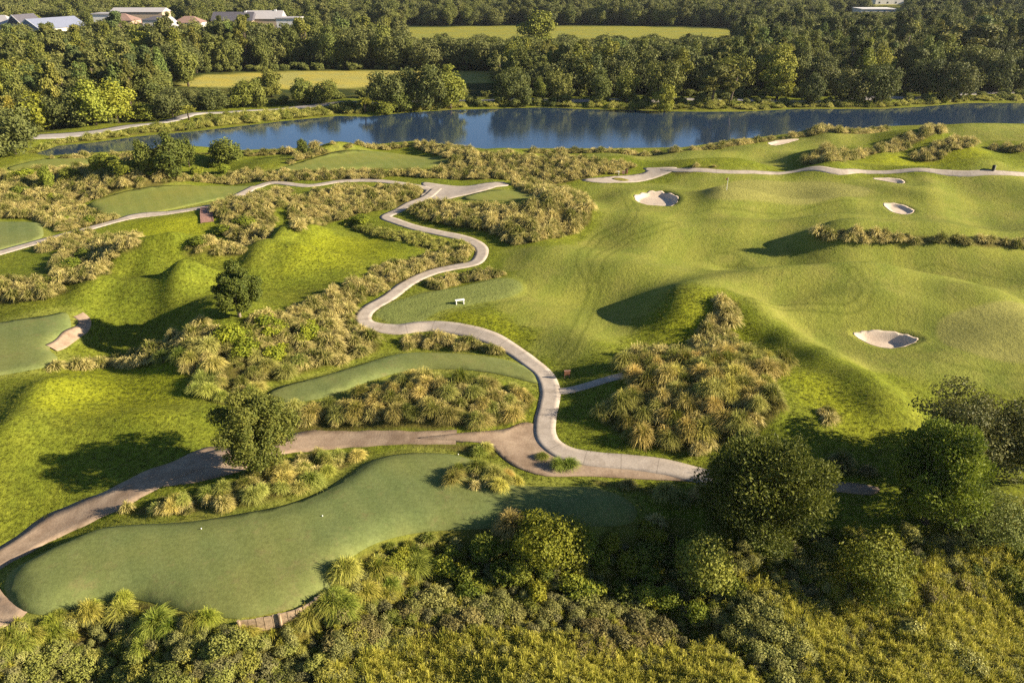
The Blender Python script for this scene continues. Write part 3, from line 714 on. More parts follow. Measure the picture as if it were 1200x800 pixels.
# ------------------------------------------------------------------ the ground itself
def build_ground():
    ys = np.concatenate([np.geomspace(12, 26, 60)[:-1], np.geomspace(26, 215, 760)[:-1], np.geomspace(215, 4200, 190)])
    ts = np.concatenate([np.linspace(-1.6, -.82, 40)[:-1], np.linspace(-.82, .82, 720), np.linspace(.82, 1.6, 40)[1:]])
    Y, T = np.meshgrid(ys, ts, indexing='ij')
    X = (Y * T).ravel(); Yr = Y.ravel()
    z = H(X, Yr)
    low = np.zeros(X.shape)
    for sh in SHEETS:
        if sh[0] == 'poly':
            d = sdf(sh[1], X, Yr, 1.0)
        else:
            d = sh[2] / 2 - ldist(sh[1], X, Yr, sh[2] / 2 + 1)
        low = np.maximum(low, sst(.02, .35, d))
    z -= .16 * low
    for P in BUNKLOW: z -= .45 * sst(-.05, .5, sdf(P, X, Yr, 1.0))
    n = len(X)
    za = np.zeros((n, 4), np.float32); zb = np.zeros((n, 4), np.float32)
    wob = sum(np.sin(X * a + Yr * b + c) for a, b, c in ((.7, .3, 1), (-.4, .9, 2), (1.3, -.8, 3), (.2, 1.7, 4))) * .35
    for F in (FAIR1, FAIR2): za[:, 0] = np.maximum(za[:, 0], sst(-1.5, 1.5, sdf(F, X, Yr, 4) + wob))
    for P, r, f in TEES.values(): za[:, 0] = np.maximum(za[:, 0], sst(-2.2, -.6, sdf(P, X, Yr, 3) + wob * .5) * .8)
    za[:, 1] = sst(-.2, 2.0, sdf(MARSH, X, Yr, 2) + wob * .6)
    for k, b in beds.items():
        za[:, 2] = np.maximum(za[:, 2], .85 * sst(-.3, .7, sdf(b['w'], X, Yr, 1.5) + wob * .3))
    tr = np.zeros(n)
    for L, hw in ((CART, .75), (CART2, .75), (CART3, .7)):
        d = ldist(L, X, Yr, 3); tr = np.maximum(tr, sst(.38, .05, np.abs(d - hw)))
    for L in RINGS: tr = np.maximum(tr, .9 * sst(.45, .05, ldist(L, X, Yr, 2)))
    za[:, 3] = tr
    for P in FIELDS: zb[:, 0] = np.maximum(zb[:, 0], sst(-3, 1, sdf(P, X, Yr, 4)))
    for P in LAWNS: zb[:, 0] = np.maximum(zb[:, 0], .45 * sst(-3, 1, sdf(P, X, Yr, 4)))
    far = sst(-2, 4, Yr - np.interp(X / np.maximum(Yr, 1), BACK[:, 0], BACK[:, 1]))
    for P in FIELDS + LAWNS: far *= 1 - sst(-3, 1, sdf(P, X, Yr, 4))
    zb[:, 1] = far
    for P in SUNNY_ROUGH: zb[:, 2] = np.maximum(zb[:, 2], sst(-2.5, 2.5, sdf(P, X, Yr, 3) + wob))
    dl = sdf(LAKE, X, Yr, 9); zb[:, 3] = sst(-4.5, -1.5, dl) * .25
    zc = np.zeros((n, 4), np.float32)
    for P in GREENS: zc[:, 0] = np.maximum(zc[:, 0], sst(-.3, .5, sdf(P, X, Yr, 2)))
    zc[:, 1] = sst(-.35, .25, sdf(TEES['bench'][0], X, Yr, 2))
    nr, nc = len(ys), len(ts)
    i = np.arange(nr - 1)[:, None] * nc + np.arange(nc - 1)[None, :]
    F = np.stack([i, i + 1, i + nc + 1, i + nc], 2).reshape(-1, 4)
    me = mesh_np('ground', np.stack([X, Yr, z], 1), F, M['ground'])
    for nm, arr in (('zone', za), ('zone_b', zb), ('zone_c', zc)):
        a = me.color_attributes.new(nm, 'FLOAT_COLOR', 'POINT'); a.data.foreach_set('color', arr.ravel())
    struct(link('ground', me))

FAIR1 = apoly([(600, 330), (588, 302), (605, 289), (645, 289), (690, 276), (700, 255), (692, 232), (676, 216), (740, 216), (800, 208), (880, 197), (980, 206), (1100, 206), (1300, 208), (1300, 480), (1180, 462), (1100, 452), (1040, 438), (985, 418), (925, 386),
               (885, 356), (850, 338), (780, 343), (752, 372), (720, 400), (690, 420), (655, 425), (620, 408), (640, 395), (600, 372), (570, 352)])
FAIR2 = fpoly([(560, 182), (640, 181), (740, 180), (800, 179), (860, 173), (940, 162), (1050, 152), (1200, 147), (1300, 147), (1300, 166), (1150, 162), (1100, 150), (1040, 160), (1010, 172), (940, 180), (920, 200), (840, 196), (760, 194), (700, 186), (600, 184)], 0)
FIELDS = [fpoly([(205, 101), (240, 88), (330, 84.5), (400, 83), (470, 82.5), (640, 85), (640, 96), (470, 100), (400, 104), (280, 103)], 0),
          fpoly([(60, 99), (100, 94), (140, 94), (140, 98), (90, 101)], 0)]
LAWNS = [fpoly([(395, 62), (400, 45), (470, 33), (600, 30.5), (735, 31), (870, 35), (880, 50), (870, 60), (740, 60), (600, 60), (480, 60), (430, 66)], 0),
         fpoly([(372, 60), (378, 46), (400, 45), (412, 60)], 0), fpoly([(965, 14), (970, 1), (1030, 1), (1060, 8), (1060, 22)], 0), fpoly([(104, 60), (125, 58), (128, 66), (104, 68)], 0)]
SUNNY_ROUGH = [apoly([(37, 435), (60, 424), (120, 424), (190, 420), (222, 432), (218, 470), (180, 486), (90, 490), (50, 470)]),  # yellow-green rough, sunlight on its lit slopes put into the colour
        apoly([(860, 380), (890, 400), (940, 430), (1000, 462), (1045, 500), (1020, 512), (960, 480), (920, 440), (930, 424), (880, 410), (852, 395)]),
        apoly([(752, 400), (765, 380), (800, 352), (850, 350), (832, 385), (800, 398)]),
        apoly([(485, 385), (530, 362), (580, 368), (628, 396), (600, 402), (540, 392)]),
        apoly([(330, 282), (380, 268), (440, 280), (470, 300), (420, 310), (340, 315)]),
        apoly([(150, 262), (240, 245), (246, 268), (200, 290), (140, 285)]),
        apoly([(1010, 190), (1100, 160), (1160, 180), (1120, 195)])]
CART = smooth_open(apoly([(731, 224), (742, 246), (736, 260), (715, 272), (697, 283), (682, 302), (687, 319), (697, 338), (690, 360), (672, 398), (655, 420)]), 5)
CART2 = smooth_open(apoly([(790, 262), (760, 272), (730, 285), (706, 300), (697, 325)]), 5)
CART3 = smooth_open(apoly([(1000, 318), (1015, 335), (1012, 350), (990, 362), (930, 360), (880, 352)]), 5)
RINGS = [smooth_open(apoly([(922, 287), (928, 295), (960, 303), (1010, 307), (1080, 313), (1130, 318), (1200, 330)]), 5),
         smooth_open(apoly([(828, 296), (830, 304), (845, 311), (866, 310), (868, 301), (855, 296), (840, 297)]), 5),
         smooth_open(apoly([(812, 250), (840, 244), (880, 248), (925, 250), (960, 240), (1010, 236)]), 5),
         smooth_open(apoly([(1075, 412), (1110, 425), (1160, 435), (1210, 440)]), 5)]
bt = [(-200, 172), (0, 166), (60, 154), (150, 143), (220, 128), (300, 121), (400, 117.5), (500, 116), (600, 113.5), (800, 113), (1000, 113), (1160, 105), (1400, 102)]
bx = fpoly(bt, 0); BACK = np.stack([bx[:, 0] / bx[:, 1], bx[:, 1]], 1)
build_ground()
lk = sheet('lake', LAKE, M['water'], 0, 40); me = lk.data
co = np.zeros(len(me.vertices) * 3, np.float32); me.vertices.foreach_get('co', co); co = co.reshape(-1, 3)
co[:, 2] = LAKE_Z
# widen the water sheet a little under the bank
me.vertices.foreach_set('co', co.ravel()); me.update()
#@@PLANTS
# ------------------------------------------------------------------ plant meshes
def unit(v): return v / (np.linalg.norm(v, axis=-1, keepdims=True) + 1e-9)

def tussock_mesh(name, rng, nb, hgt, spread, w, material):
    az = rng.rand(nb) * 6.283; u = np.sqrt(rng.rand(nb))
    r0 = .22 * spread * np.sqrt(rng.rand(nb)); a0 = rng.rand(nb) * 6.283
    base = np.stack([r0 * np.cos(a0), r0 * np.sin(a0), np.full(nb, -.05)], 1)
    out = np.stack([np.cos(az), np.sin(az), np.zeros(nb)], 1)
    h = hgt * (.65 + .45 * rng.rand(nb)) * (1 - .35 * u)
    reach = spread * (.15 + .9 * u)
    mid = base + out * (reach * .42)[:, None]; mid[:, 2] = h * 1.15
    tip = base + out * reach[:, None] + rng.normal(0, .06, (nb, 3)); tip[:, 2] = h * (1.0 - .75 * u ** 1.5)
    side = np.stack([-np.sin(az), np.cos(az), np.zeros(nb)], 1)
    side = unit(side + rng.normal(0, .5, (nb, 3)))
    V = []; T = []
    rnd = rng.rand(nb)
    for t, ww in ((0, .8), (.35, 1), (.7, .8), (1, .15)):
        p = base * (1 - t) ** 2 + mid * 2 * t * (1 - t) + tip * t * t
        V += [p - side * w * ww * .5, p + side * w * ww * .5]
        T += [np.stack([rnd, np.full(nb, t), rnd], 1)] * 2
    V = np.stack(V, 1).reshape(-1, 3); T = np.stack(T, 1).reshape(-1, 3)
    b = np.arange(nb)[:, None] * 8
    F = np.concatenate([np.stack([b[:, 0] + k, b[:, 0] + k + 1, b[:, 0] + k + 3, b[:, 0] + k + 2], 1) for k in (0, 2, 4)])
    return mesh_np(name, V, F, material, True, T)

def leaves(rng, P, D, leaf, elong=1.5, along=.0, rnd=None):
    """diamond leaf clumps at P with outward direction D"""
    n = len(P)
    nor = unit(D * .95 + rng.normal(0, .42, (n, 3)) + np.array([0, 0, .12]))
    ax = unit(np.cross(nor, rng.normal(0, 1, (n, 3))))
    if along > 0:
        ax = unit(D * along + np.array([0, 0, .55]) * along + rng.normal(0, .5, (n, 3)))
        q = nor - ax * (nor * ax).sum(1, keepdims=True); nor = unit(q + np.cross(ax, rng.normal(0, .4, (n, 3))))
    bi = np.cross(nor, ax)
    s = leaf * (.6 + .8 * rng.rand(n))[:, None]
    a = ax * s * .5 * elong; b = bi * s * .5
    bend = nor * s * .18
    V = np.stack([P - a - bend, P - b + bend * .5, P + a - bend, P + b + bend * .5], 1).reshape(-1, 3)
    i = np.arange(n)[:, None] * 4
    F = np.concatenate([i, i + 1, i + 2, i + 3], 1)
    r = rng.rand(n) if rnd is None else rnd
    T = np.repeat(np.stack([r, r, r], 1), 4, 0)
    return V, F, T

def lobes(rng, shape, r, z0, z1, n):
    """lobe centres and radii filling a crown between z0 and z1"""
    L = []; hc = (z1 - z0) / 2; zc = (z0 + z1) / 2
    for i in range(n):
        for _ in range(50):
            d = unit(rng.normal(0, 1, 3)); k = (.35 + .65 * rng.rand()) * .72
            p = d * k
            if shape == 'dome' and p[2] < -.35: continue
            if shape == 'cedar':
                f = 1.12 - (p[2] * .5 + .5) * .62; p[0] *= f; p[1] *= f
            if shape == 'cone':
                f = 1 - (p[2] * .5 + .5) * .75; p[0] *= f; p[1] *= f
            break
        fr = {'dome': .27, 'round': .30, 'tall': .27, 'cone': .30, 'pine': .30, 'airy': .27, 'tuft': .165, 'cedar': .15}[shape] * (.7 + .6 * rng.rand())
        L.append((p[0] * r, p[1] * r, zc + p[2] * hc, fr * r, fr * min(r, hc) * (.62 if shape == 'pine' else .8)))
    if shape in ('dome', 'round', 'tall', 'cone'): L.append((0, 0, zc, r * .55, hc * .6))
    return np.array(L)

def crown_pts(rng, L, n, inner=.25):
    w = L[:, 3] ** 2; k = rng.choice(len(L), n, p=w / w.sum())
    d = unit(rng.normal(0, 1, (n, 3)))
    rr = np.where(rng.rand(n) < inner, .3 + .6 * rng.rand(n), .78 + .42 * rng.rand(n) ** 1.8)
    P = L[k, :3] + d * np.stack([L[k, 3], L[k, 3], L[k, 4]], 1) * rr[:, None]
    P = P + rng.normal(0, 1, (n, 3)) * (L[k, 3] * .10)[:, None]
    # drop leaves buried deep in other lobes
    keep = np.ones(n, bool)
    for j in range(len(L)):
        q = (P - L[j, :3]) / np.array([L[j, 3], L[j, 3], L[j, 4]])
        keep &= ~((q ** 2).sum(1) < .36) | (rng.rand(n) < .25)
    c = np.array([0, 0, L[:, 2].mean()])
    D = unit(unit(P - c) * .45 + d)
    lobe_r = rng.rand(len(L))
    return P[keep], D[keep], .55 * rng.rand(keep.sum()) + .45 * lobe_r[k[keep]]

def trunk_mesh(name, rng, L, z0, z1, tr, material, nl=6, flare=1.4):
    m = MB(); lean = rng.normal(0, .05, 2) * z1
    top = z0 + (z1 - z0) * .55
    pts = [(0, 0, -.25), (lean[0] * .2, lean[1] * .2, top * .35), (lean[0] * .6, lean[1] * .6, top * .7), (lean[0], lean[1], top)]
    m.tube(pts, [tr * flare, tr, tr * .8, tr * .45], 7)
    for j in range(min(nl, len(L))):
        a = np.array(pts[2]) + rng.normal(0, .05, 3) * tr; a[2] = max(z0 * .6, a[2] - rng.rand() * top * .3)
        e = L[j, :3]; mid = (a + e) / 2 + np.array([0, 0, -.08 * np.linalg.norm(e - a)])
        m.tube([tuple(a), tuple(mid), tuple(e)], [tr * .42, tr * .28, tr * .1], 5)
    return m.mesh(name, material, True)

def tree_pair(rng, shape, h, r, z0, nl, n, leaf, lm, bark, tr=None, elong=1.5, along=0, inner=.25):
    L = lobes(rng, shape, r, z0, h, nl)
    # scale so that the crown really spans its radius and height
    P, D, rnd = crown_pts(rng, L, n, inner)
    q = np.percentile(np.hypot(P[:, 0], P[:, 1]), 97); k = r / q
    zt, zb = np.percentile(P[:, 2], 99.6), np.percentile(P[:, 2], .8); kz = (h - z0) / (zt - zb)
    P = P * np.array([k, k, kz]); P[:, 2] += z0 - zb * kz
    L = L.copy(); L[:, :2] *= k; L[:, 2] = z0 + (L[:, 2] - zb) * kz; L[:, 3] *= k
    V, F, T = leaves(rng, P, D, leaf, elong, along, rnd)
    return trunk_mesh('trunk', rng, L, z0, h, tr or h * .022, bark), mesh_np('crown', V, F, lm, False, T)

rng = np.random.RandomState(11)
OAK = [tree_pair(rng, 'dome', 11, 6.0, 1.3, 30, 6800, .44, M['oak'], M['bark']) for _ in range(5)]
MIXED = [tree_pair(rng, 'tall', 13, 4.2, 1.6, 26, 6000, .42, M['mixed'], M['bark']) for _ in range(5)]
ROUND = [tree_pair(rng, 'round', 8, 3.6, .6, 18, 4600, .34, M['mixed'], M['bark']) for _ in range(3)]
PINE = [tree_pair(rng, 'pine', 16, 3.6, 6.5, 13, 3600, .50, M['pine'], M['bark'], .26) for _ in range(3)]
BUSH = [tree_pair(rng, 'round', 1.9, 1.25, .12, 8, 2400, .16, M['shrub'], M['bark'], .05) for _ in range(5)]
TALLB = [tree_pair(rng, 'cone', 2.4, 1.1, .1, 11, 2800, .13, M['shrub'], M['bark'], .07) for _ in range(3)]
OLIVE = [tree_pair(rng, 'round', 1.3, 1.0, .08, 8, 2200, .10, M['olive'], M['bark'], .03) for _ in range(4)]
BROWN = [tree_pair(rng, 'round', 1.2, 1.05, .05, 8, 2400, .085, M['brown'], M['bark'], .03, 2.6) for _ in range(3)]
FARBUSH = [tree_pair(rng, 'round', 3.0, 2.2, .1, 9, 1500, .36, M['mixed'], M['bark'], .08) for _ in range(3)]

def palm_pair(rng):
    m = MB().tube([(0, 0, -.2), (.1, 0, 2.2), (.15, .05, 4.4)], [.22, .17, .16], 7)
    tr = m.mesh('trunk', M['bark'], True)
    P = []; D = []
    for k in range(34):
        a = rng.rand() * 6.283; e = rng.uniform(-.5, 1.1)
        d = np.array([math.cos(a) * math.cos(e), math.sin(a) * math.cos(e), math.sin(e)])
        for t in np.linspace(.3, 1, 7):
            c = np.array([.15, .05, 4.5]) + d * 1.7 * t - np.array([0, 0, .5 * t * t])
            for _ in range(4):
                P.append(c + rng.normal(0, .14, 3)); D.append(d)
    V, F, T = leaves(rng, np.array(P), np.array(D), .22, 2.8, 1.2)
    return tr, mesh_np('crown', V, F, M['mixed'], False, T)
PALM = [palm_pair(rng)]

TUS = {k: [tussock_mesh('tussock', rng, 800, 1.3, 1.05, .024, M[m]) for _ in range(6)] for k, m in (('tuss', 'tuss'), ('greentuss', 'greentuss'))}
TUSF = {k: [tussock_mesh('tussock', rng, 300, 1.3, 1.05, .046, M[m]) for _ in range(4)] for k, m in (('tuss', 'tuss'), ('greentuss', 'greentuss'))}
MARSHT = [tussock_mesh('marsh_tuft', rng, 130, .9, .45, .022, M['marsh']) for _ in range(5)]

def plant_tree(name, pair, x, y, z, h, r, pair_h, pair_r, label, cat, group=None, col=(1, 1, 1), rz=None):
    rz = random.random() * 6.283 if rz is None else rz
    o = empty(name, (x, y, z), rz, 1.0); o.scale = (r / pair_r, r / pair_r, h / pair_h)
    t = link('trunk', pair[0], o); c = link('crown', pair[1], o)
    c.color = (*col, 1); t.color = (1, 1, 1, 1)
    return tag(o, label, cat, group)

# ------------------------------------------------------------------ scattering
def stuff(name, pts, rot, scl, idx, protos, col=None):
    """one object that repeats small meshes on points (uncountable cover only)"""
    c = bpy.data.collections.new(name + '_kinds')
    for i, p in enumerate(protos):
        if isinstance(p, bpy.types.Object): o = p
        else: o = bpy.data.objects.new('%s_kind' % name, p)
        if col is not None: o.color = (*col, 1)
        c.objects.link(o)
    me = bpy.data.meshes.new(name)
    n = len(pts); me.vertices.add(n); me.vertices.foreach_set('co', np.asarray(pts, np.float32).ravel())
    for nm, ty, arr, key in (('rot', 'FLOAT_VECTOR', rot, 'vector'), ('scl', 'FLOAT_VECTOR', scl, 'vector'), ('idx', 'INT', idx, 'value')):
        a = me.attributes.new(nm, ty, 'POINT'); a.data.foreach_set(key, np.ascontiguousarray(arr, np.int32 if ty == 'INT' else np.float32).ravel())
    o = link(name, me)
    ng = bpy.data.node_groups.new(name, 'GeometryNodeTree')
    ng.interface.new_socket('Geometry', in_out='INPUT', socket_type='NodeSocketGeometry')
    ng.interface.new_socket('Geometry', in_out='OUTPUT', socket_type='NodeSocketGeometry')
    gi, go = ng.nodes.new('NodeGroupInput'), ng.nodes.new('NodeGroupOutput')
    ip = ng.nodes.new('GeometryNodeInstanceOnPoints'); ci = ng.nodes.new('GeometryNodeCollectionInfo')
    ci.inputs[0].default_value = c; ci.inputs[1].default_value = True; ci.inputs[2].default_value = True
    L = ng.links.new
    L(gi.outputs[0], ip.inputs['Points']); L(ci.outputs[0], ip.inputs['Instance']); ip.inputs['Pick Instance'].default_value = True
    for nm, ty, sock in (('rot', 'FLOAT_VECTOR', 'Rotation'), ('scl', 'FLOAT_VECTOR', 'Scale'), ('idx', 'INT', 'Instance Index')):
        a = ng.nodes.new('GeometryNodeInputNamedAttribute'); a.data_type = ty; a.inputs[0].default_value = nm
        L(a.outputs[0], ip.inputs[sock])
    L(ip.outputs[0], go.inputs[0])
    md = o.modifiers.new('scatter', 'NODES'); md.node_group = ng
    return struct(o, 'stuff')

def scatter(P, s, jit=.42, rng=R):
    lo, hi = P.min(0), P.max(0)
    gx, gy = np.meshgrid(np.arange(lo[0], hi[0] + s, s), np.arange(lo[1], hi[1] + s, s * .87))
    gx = gx + (np.arange(gx.shape[0]) % 2)[:, None] * s * .5
    gx = gx.ravel() + rng.uniform(-jit, jit, gx.size) * s; gy = gy.ravel() + rng.uniform(-jit, jit, gy.size) * s
    m = inside(P, gx, gy)
    return gx[m], gy[m]

def onpath(x, y):
    bad = np.zeros(x.shape, bool)
    for C, w in list(PW.values()) + [(TRACKW, TRACK_L[1]), ROADW]:
        bad |= ldist(C, x, y, w) < w / 2 + .35
    for P, a, b in TEES.values(): bad |= sdf(P, x, y, 1) > -.15
    for P in (APRON, PLAZA): bad |= sdf(P, x, y, 1) > -.3
    return bad

HUES = ((1.08, 1.0, .9), (1.0, 1.0, .95), (.82, .95, .75), (.80, .78, .74), (1.22, 1.12, 1.08), (.95, 1.05, .7), (.68, .78, .62))
ALLT = []
for key, b in beds.items():
    x, y = scatter(b['w'], b['s'] * 1.06, .46); big = np.ones(len(x))
    x2, y2 = scatter(b['w'], b['s'] * 1.05, .5); x = np.concatenate([x, x2]); y = np.concatenate([y, y2]); big = np.concatenate([big, np.full(len(x2), .5) + .28 * R.rand(len(x2))])
    ok = ~onpath(x, y)
    if key == 'dirt': pass
    if key not in ('nearshore', 'farshore', 'leftbank', 'southbank'):
        ok &= sdf(LAKE, x, y, 2) < -.5
    else: ok &= sdf(LAKE, x, y, 2) < .6
    if key in ('clump',): ok = sdf(b['w'], x, y, 1) > .1
    x, y, big = x[ok], y[ok], big[ok]; z = H(x, y)
    # bare gaps and dense knots
    nz = np.sin(x * .31 + 1) + np.sin(y * .37 + x * .13) + np.sin((x - y) * .21)
    keep = (R.rand(len(x)) < np.where(nz < -1.5, .8, .98))
    x, y, z, big = x[keep], y[keep], z[keep], big[keep]
    for i in range(len(x)): ALLT.append((x[i], y[i], z[i], key, big[i]))
px, py, dep = project(np.array([t[0] for t in ALLT]), np.array([t[1] for t in ALLT]), np.array([t[2] + .6 for t in ALLT]))
vis = (px > -5) & (px < 1205) & (py > -5) & (py < 800)
order = np.argsort(np.where(vis, dep / np.array([t[4] for t in ALLT]), 1e9))
near = set(order[:285].tolist())
print('tussocks', len(ALLT), 'visible', vis.sum())
rest = {'tuss': [], 'greentuss': []}
for i, (x, y, z, key, bg_) in enumerate(ALLT):
    b = beds[key]; k = b['k']
    s = bg_ * (b['s'] / 1.5) * (.82 + .55 * R.rand()); hs = s * (.75 + .40 * R.rand())
    if key in ('ridge', 'eastupper', 'eastmound', 'eastend', 'isle', 'dune'): s *= 1.15; hs *= 1.25
    if key in ('nearshore', 'farshore', 'leftbank'): hs *= .85
    if i in near:
        me = TUS[k][R.randint(6)]
        o = link('grass_tussock', me, None, (x, y, z - .03), R.rand() * 6.28); o.rotation_euler = (R.normal(0, .10), R.normal(-.08, .12), R.rand() * 6.28); o.scale = (s, s * (.8 + .4 * R.rand()), hs)
        t = b['t']; hu = HUES[R.randint(len(HUES))]; o.color = (t[0] * hu[0], t[1] * hu[1], t[2] * hu[2], 1)
        tag(o, b['l'], 'grass tussock', 'tussocks: ' + b['l'])
    else: rest.setdefault(k + '|' + key, []).append((x, y, z, s, hs))
merged = {}
for kk, lst in rest.items():
    if not lst: continue
    k, key = kk.split('|'); t = beds[key]['t']
    for q in lst: merged.setdefault((k, tuple(round(v, 1) for v in t)), []).append(q)
pts = []; rot = []; scl = []; idx = []; protos = []
for (k, t), lst in merged.items():
    base = len(protos)
    for hu in HUES:
        for me in TUSF[k][:3]:
            o = bpy.data.objects.new('tussock_kind', me); o.color = (t[0] * hu[0], t[1] * hu[1], t[2] * hu[2], 1); protos.append(o)
    for (x, y, z, s, hs) in lst:
        pts.append((x, y, z - .03)); rot.append((R.normal(0, .10), R.normal(-.08, .12), R.rand() * 6.28)); scl.append((s, s * (.8 + .4 * R.rand()), hs)); idx.append(base + R.randint(3 * len(HUES)))
def kinds_sorted(protos):   # instance index follows the alphabetical order of the kinds
    for i, o in enumerate(protos): o.name = 'kind_%04d' % i
kinds_sorted(protos)
stuff('tussock_grass', pts, rot, scl, idx, protos)

# ------------------------------------------------------------------ foreground thicket
def place(kind, pairs, ph, pr, px_, py_, hgt, r, name, label, cat, group=None, col=(1, 1, 1)):
    p = at(px_, py_)[0]
    return plant_tree(name, pairs[R.randint(len(pairs))], p[0], p[1], p[2] - .05, hgt, r, ph, pr, label, cat, group, col)

hero = np.random.RandomState(5)
def hero_tree(name, shape, base, top, width, nl, n, leaf, lm, bark, z0f, label, elong=1.5, along=0, tr=None, col=(1, 1, 1), cat='tree', inner=.25, seed=None):
    p = at(*base)[0]
    hr = np.random.RandomState(seed) if seed else hero
    dx, dy, dz = ray(base[0], top); t = p[1] / dy; h = (CAMH + dz * t) - p[2]
    dep = project(p[0], p[1], p[2] + h / 2)[2]; r = width / 2 * dep / FPX
    h *= .985
    pair = tree_pair(hr, shape, h, r, h * z0f, nl, n, leaf, lm, bark, tr, elong, along, inner)
    print(name, label[:30], 'h %.1f r %.1f' % (h, r))
    return plant_tree(name, pair, p[0], p[1], p[2], h, r, h, r, label, cat, None, col, 0.0)

hero_tree('broadleaf_tree', 'tuft', (303, 553), 458, 96, 70, 44000, .125, M['broad'], M['pale_bark'], .2, 'lone leafy tree with pale trunk beside the dirt track', tr=.17, inner=.35, seed=3)
hero_tree('broadleaf_tree', 'tuft', (281, 371), 308, 60, 60, 26000, .15, M['broad'], M['pale_bark'], .17, 'small round dense tree standing alone in the long tussock bed', tr=.16, seed=4, col=(.75, .85, .75))
hero_tree('cedar_tree', 'cedar', (888, 636), 516, 152, 150, 62000, .13, M['cedar'], M['bark'], .05, 'largest spiky dark cedar beside the end of the dirt track', 2.1, .7, tr=.24, col=(.82, .82, .75), inner=.3, seed=8)
hero_tree('cedar_tree', 'cedar', (1084, 612), 503, 112, 120, 42000, .125, M['cedar'], M['bark'], .16, 'bright green spiky cedar with dark trunk on the bank', 2.1, .7, tr=.22, col=(1.25, 1.35, .9), seed=9)
hero_tree('oak_tree', 'tuft', (1134, 560), 468, 146, 90, 30000, .155, M['oak'], M['bark'], .2, 'broad dark small leaved oak behind the bright cedar', tr=.2, inner=.35, col=(1.0, .95, .9), seed=10)
hero_tree('oak_tree', 'airy', (1206, 566), 495, 80, 14, 7000, .18, M['oak'], M['bark'], .2, 'sparse dark oak at the eastern edge beside the bank', tr=.14, inner=.35, seed=12)
hero_tree('bush_tree', 'cone', (822, 690), 628, 66, 18, 10000, .15, M['shrub'], M['bark'], .04, 'pale green pointed bush in front of the largest cedar', tr=.08, col=(1.1, 1.1, 1.15), cat='bush', seed=13)
hero_tree('bush_tree', 'round', (1018, 690), 636, 100, 20, 9000, .15, M['shrub'], M['bark'], .05, 'wide dark green bush below the gap between the cedars', tr=.08, col=(1.0, 1.0, .8), cat='bush', seed=14)
hero_tree('bush_tree', 'round', (640, 656), 610, 96, 22, 11000, .14, M['shrub'], M['bark'], .04, 'yellow green rounded bush at the rim of the front tee', tr=.08, col=(1.1, 1.05, .6), cat='bush', seed=15)
hero_tree('bush_tree', 'round', (1165, 628), 585, 110, 20, 9000, .12, M['olive'], M['bark'], .05, 'greyish leafy bush at the eastern edge below the sparse oak', tr=.08, col=(.9, 1.0, .8), cat='bush', seed=16)

thicket = [
 # polygon, spacing, kinds, label, colours
 ([(450, 650), (500, 625), (560, 618), (620, 616), (700, 616), (760, 612), (800, 640), (850, 690), (880, 705), (830, 735), (760, 715), (700, 705), (620, 712), (560, 708), (500, 690), (455, 690)], 1.75, 'leafy', 'glossy dark green shrub in the thicket below the front tee', ((.95, 1.0, .75), (1.2, 1.2, .8), (1.15, 1.05, .6), (.85, .95, .65))),
 ([(470, 700), (560, 708), (650, 706), (740, 712), (830, 728), (870, 705), (895, 720), (905, 760), (860, 760), (760, 732), (680, 724), (560, 728), (470, 725)], 1.4, 'olive', 'pale olive scrub bush between thicket and marsh grass', ((1, 1, .9), (.85, .85, .7), (1.1, 1.05, 1.0))),
 ([(-20, 775), (80, 765), (200, 762), (330, 752), (430, 735), (480, 735), (470, 765), (420, 790), (380, 812), (-20, 815)], 1.4, 'olive', 'small leaved olive bush on the low western ground', ((.95, 1, .7), (.8, .85, .6), (1.05, 1.0, .6))),
 ([(190, 815), (205, 785), (260, 770), (330, 762), (360, 780), (340, 815)], 1.3, 'brown', 'rounded grey brown scrub at the marsh edge', ((1, 1, 1), (.9, .85, .8))),
 ([(670, 742), (720, 720), (790, 728), (800, 755), (740, 770), (680, 768)], 1.25, 'brown', 'dry brown scrub behind the marsh grass', ((1.1, .95, .8), (.85, .8, .7))),
 ([(380, 735), (480, 720), (560, 728), (560, 748), (470, 752), (390, 765)], 1.3, 'brown', 'low twiggy brown scrub below the tussock slope', ((1.1, 1, .85), (.9, .85, .7))),
 ([(930, 655), (1000, 620), (1060, 628), (1130, 612), (1210, 590), (1210, 705), (1150, 680), (1090, 672), (1040, 680), (960, 676)], 2.1, 'mixed', 'olive and green bush on the bank below the cedars', ((.8, .85, .7), (.65, .7, .6), (.9, .9, .75))),
 ([(1080, 690), (1120, 688), (1210, 695), (1210, 710), (1130, 706), (1085, 704)], 1.8, 'brown', 'dark reddish scrub along the eastern marsh', ((.9, .8, .7), (.7, .65, .6))),
 ([(1044, 722), (1060, 724), (1100, 752), (1145, 790), (1138, 800), (1110, 785), (1075, 755)], 1.0, 'plume', 'silvery bush in the pale row crossing the marsh', ((1.7, 1.65, 1.75),)),
 ([(860, 708), (880, 690), (915, 705), (945, 760), (960, 800), (915, 815), (880, 770)], 1.15, 'plume', 'grey green bush in the band beside the golden grass', ((1.2, 1.2, 1.1), (1.0, 1.0, .9))),
]
KND = {'leafy': [(BUSH, 1.9, 1.25, 'leafy_shrub'), (BUSH, 1.9, 1.25, 'leafy_shrub'), (TALLB, 2.4, 1.1, 'leafy_shrub')], 'olive': [(OLIVE, 1.3, 1.0, 'olive_shrub')], 'brown': [(BROWN, 1.2, 1.05, 'scrub_bush')],
       'plume': [(OLIVE, 1.3, 1.0, 'pale_shrub')], 'mixed': [(BUSH, 1.9, 1.25, 'leafy_shrub'), (OLIVE, 1.3, 1.0, 'olive_shrub'), (OLIVE, 1.3, 1.0, 'olive_shrub')]}
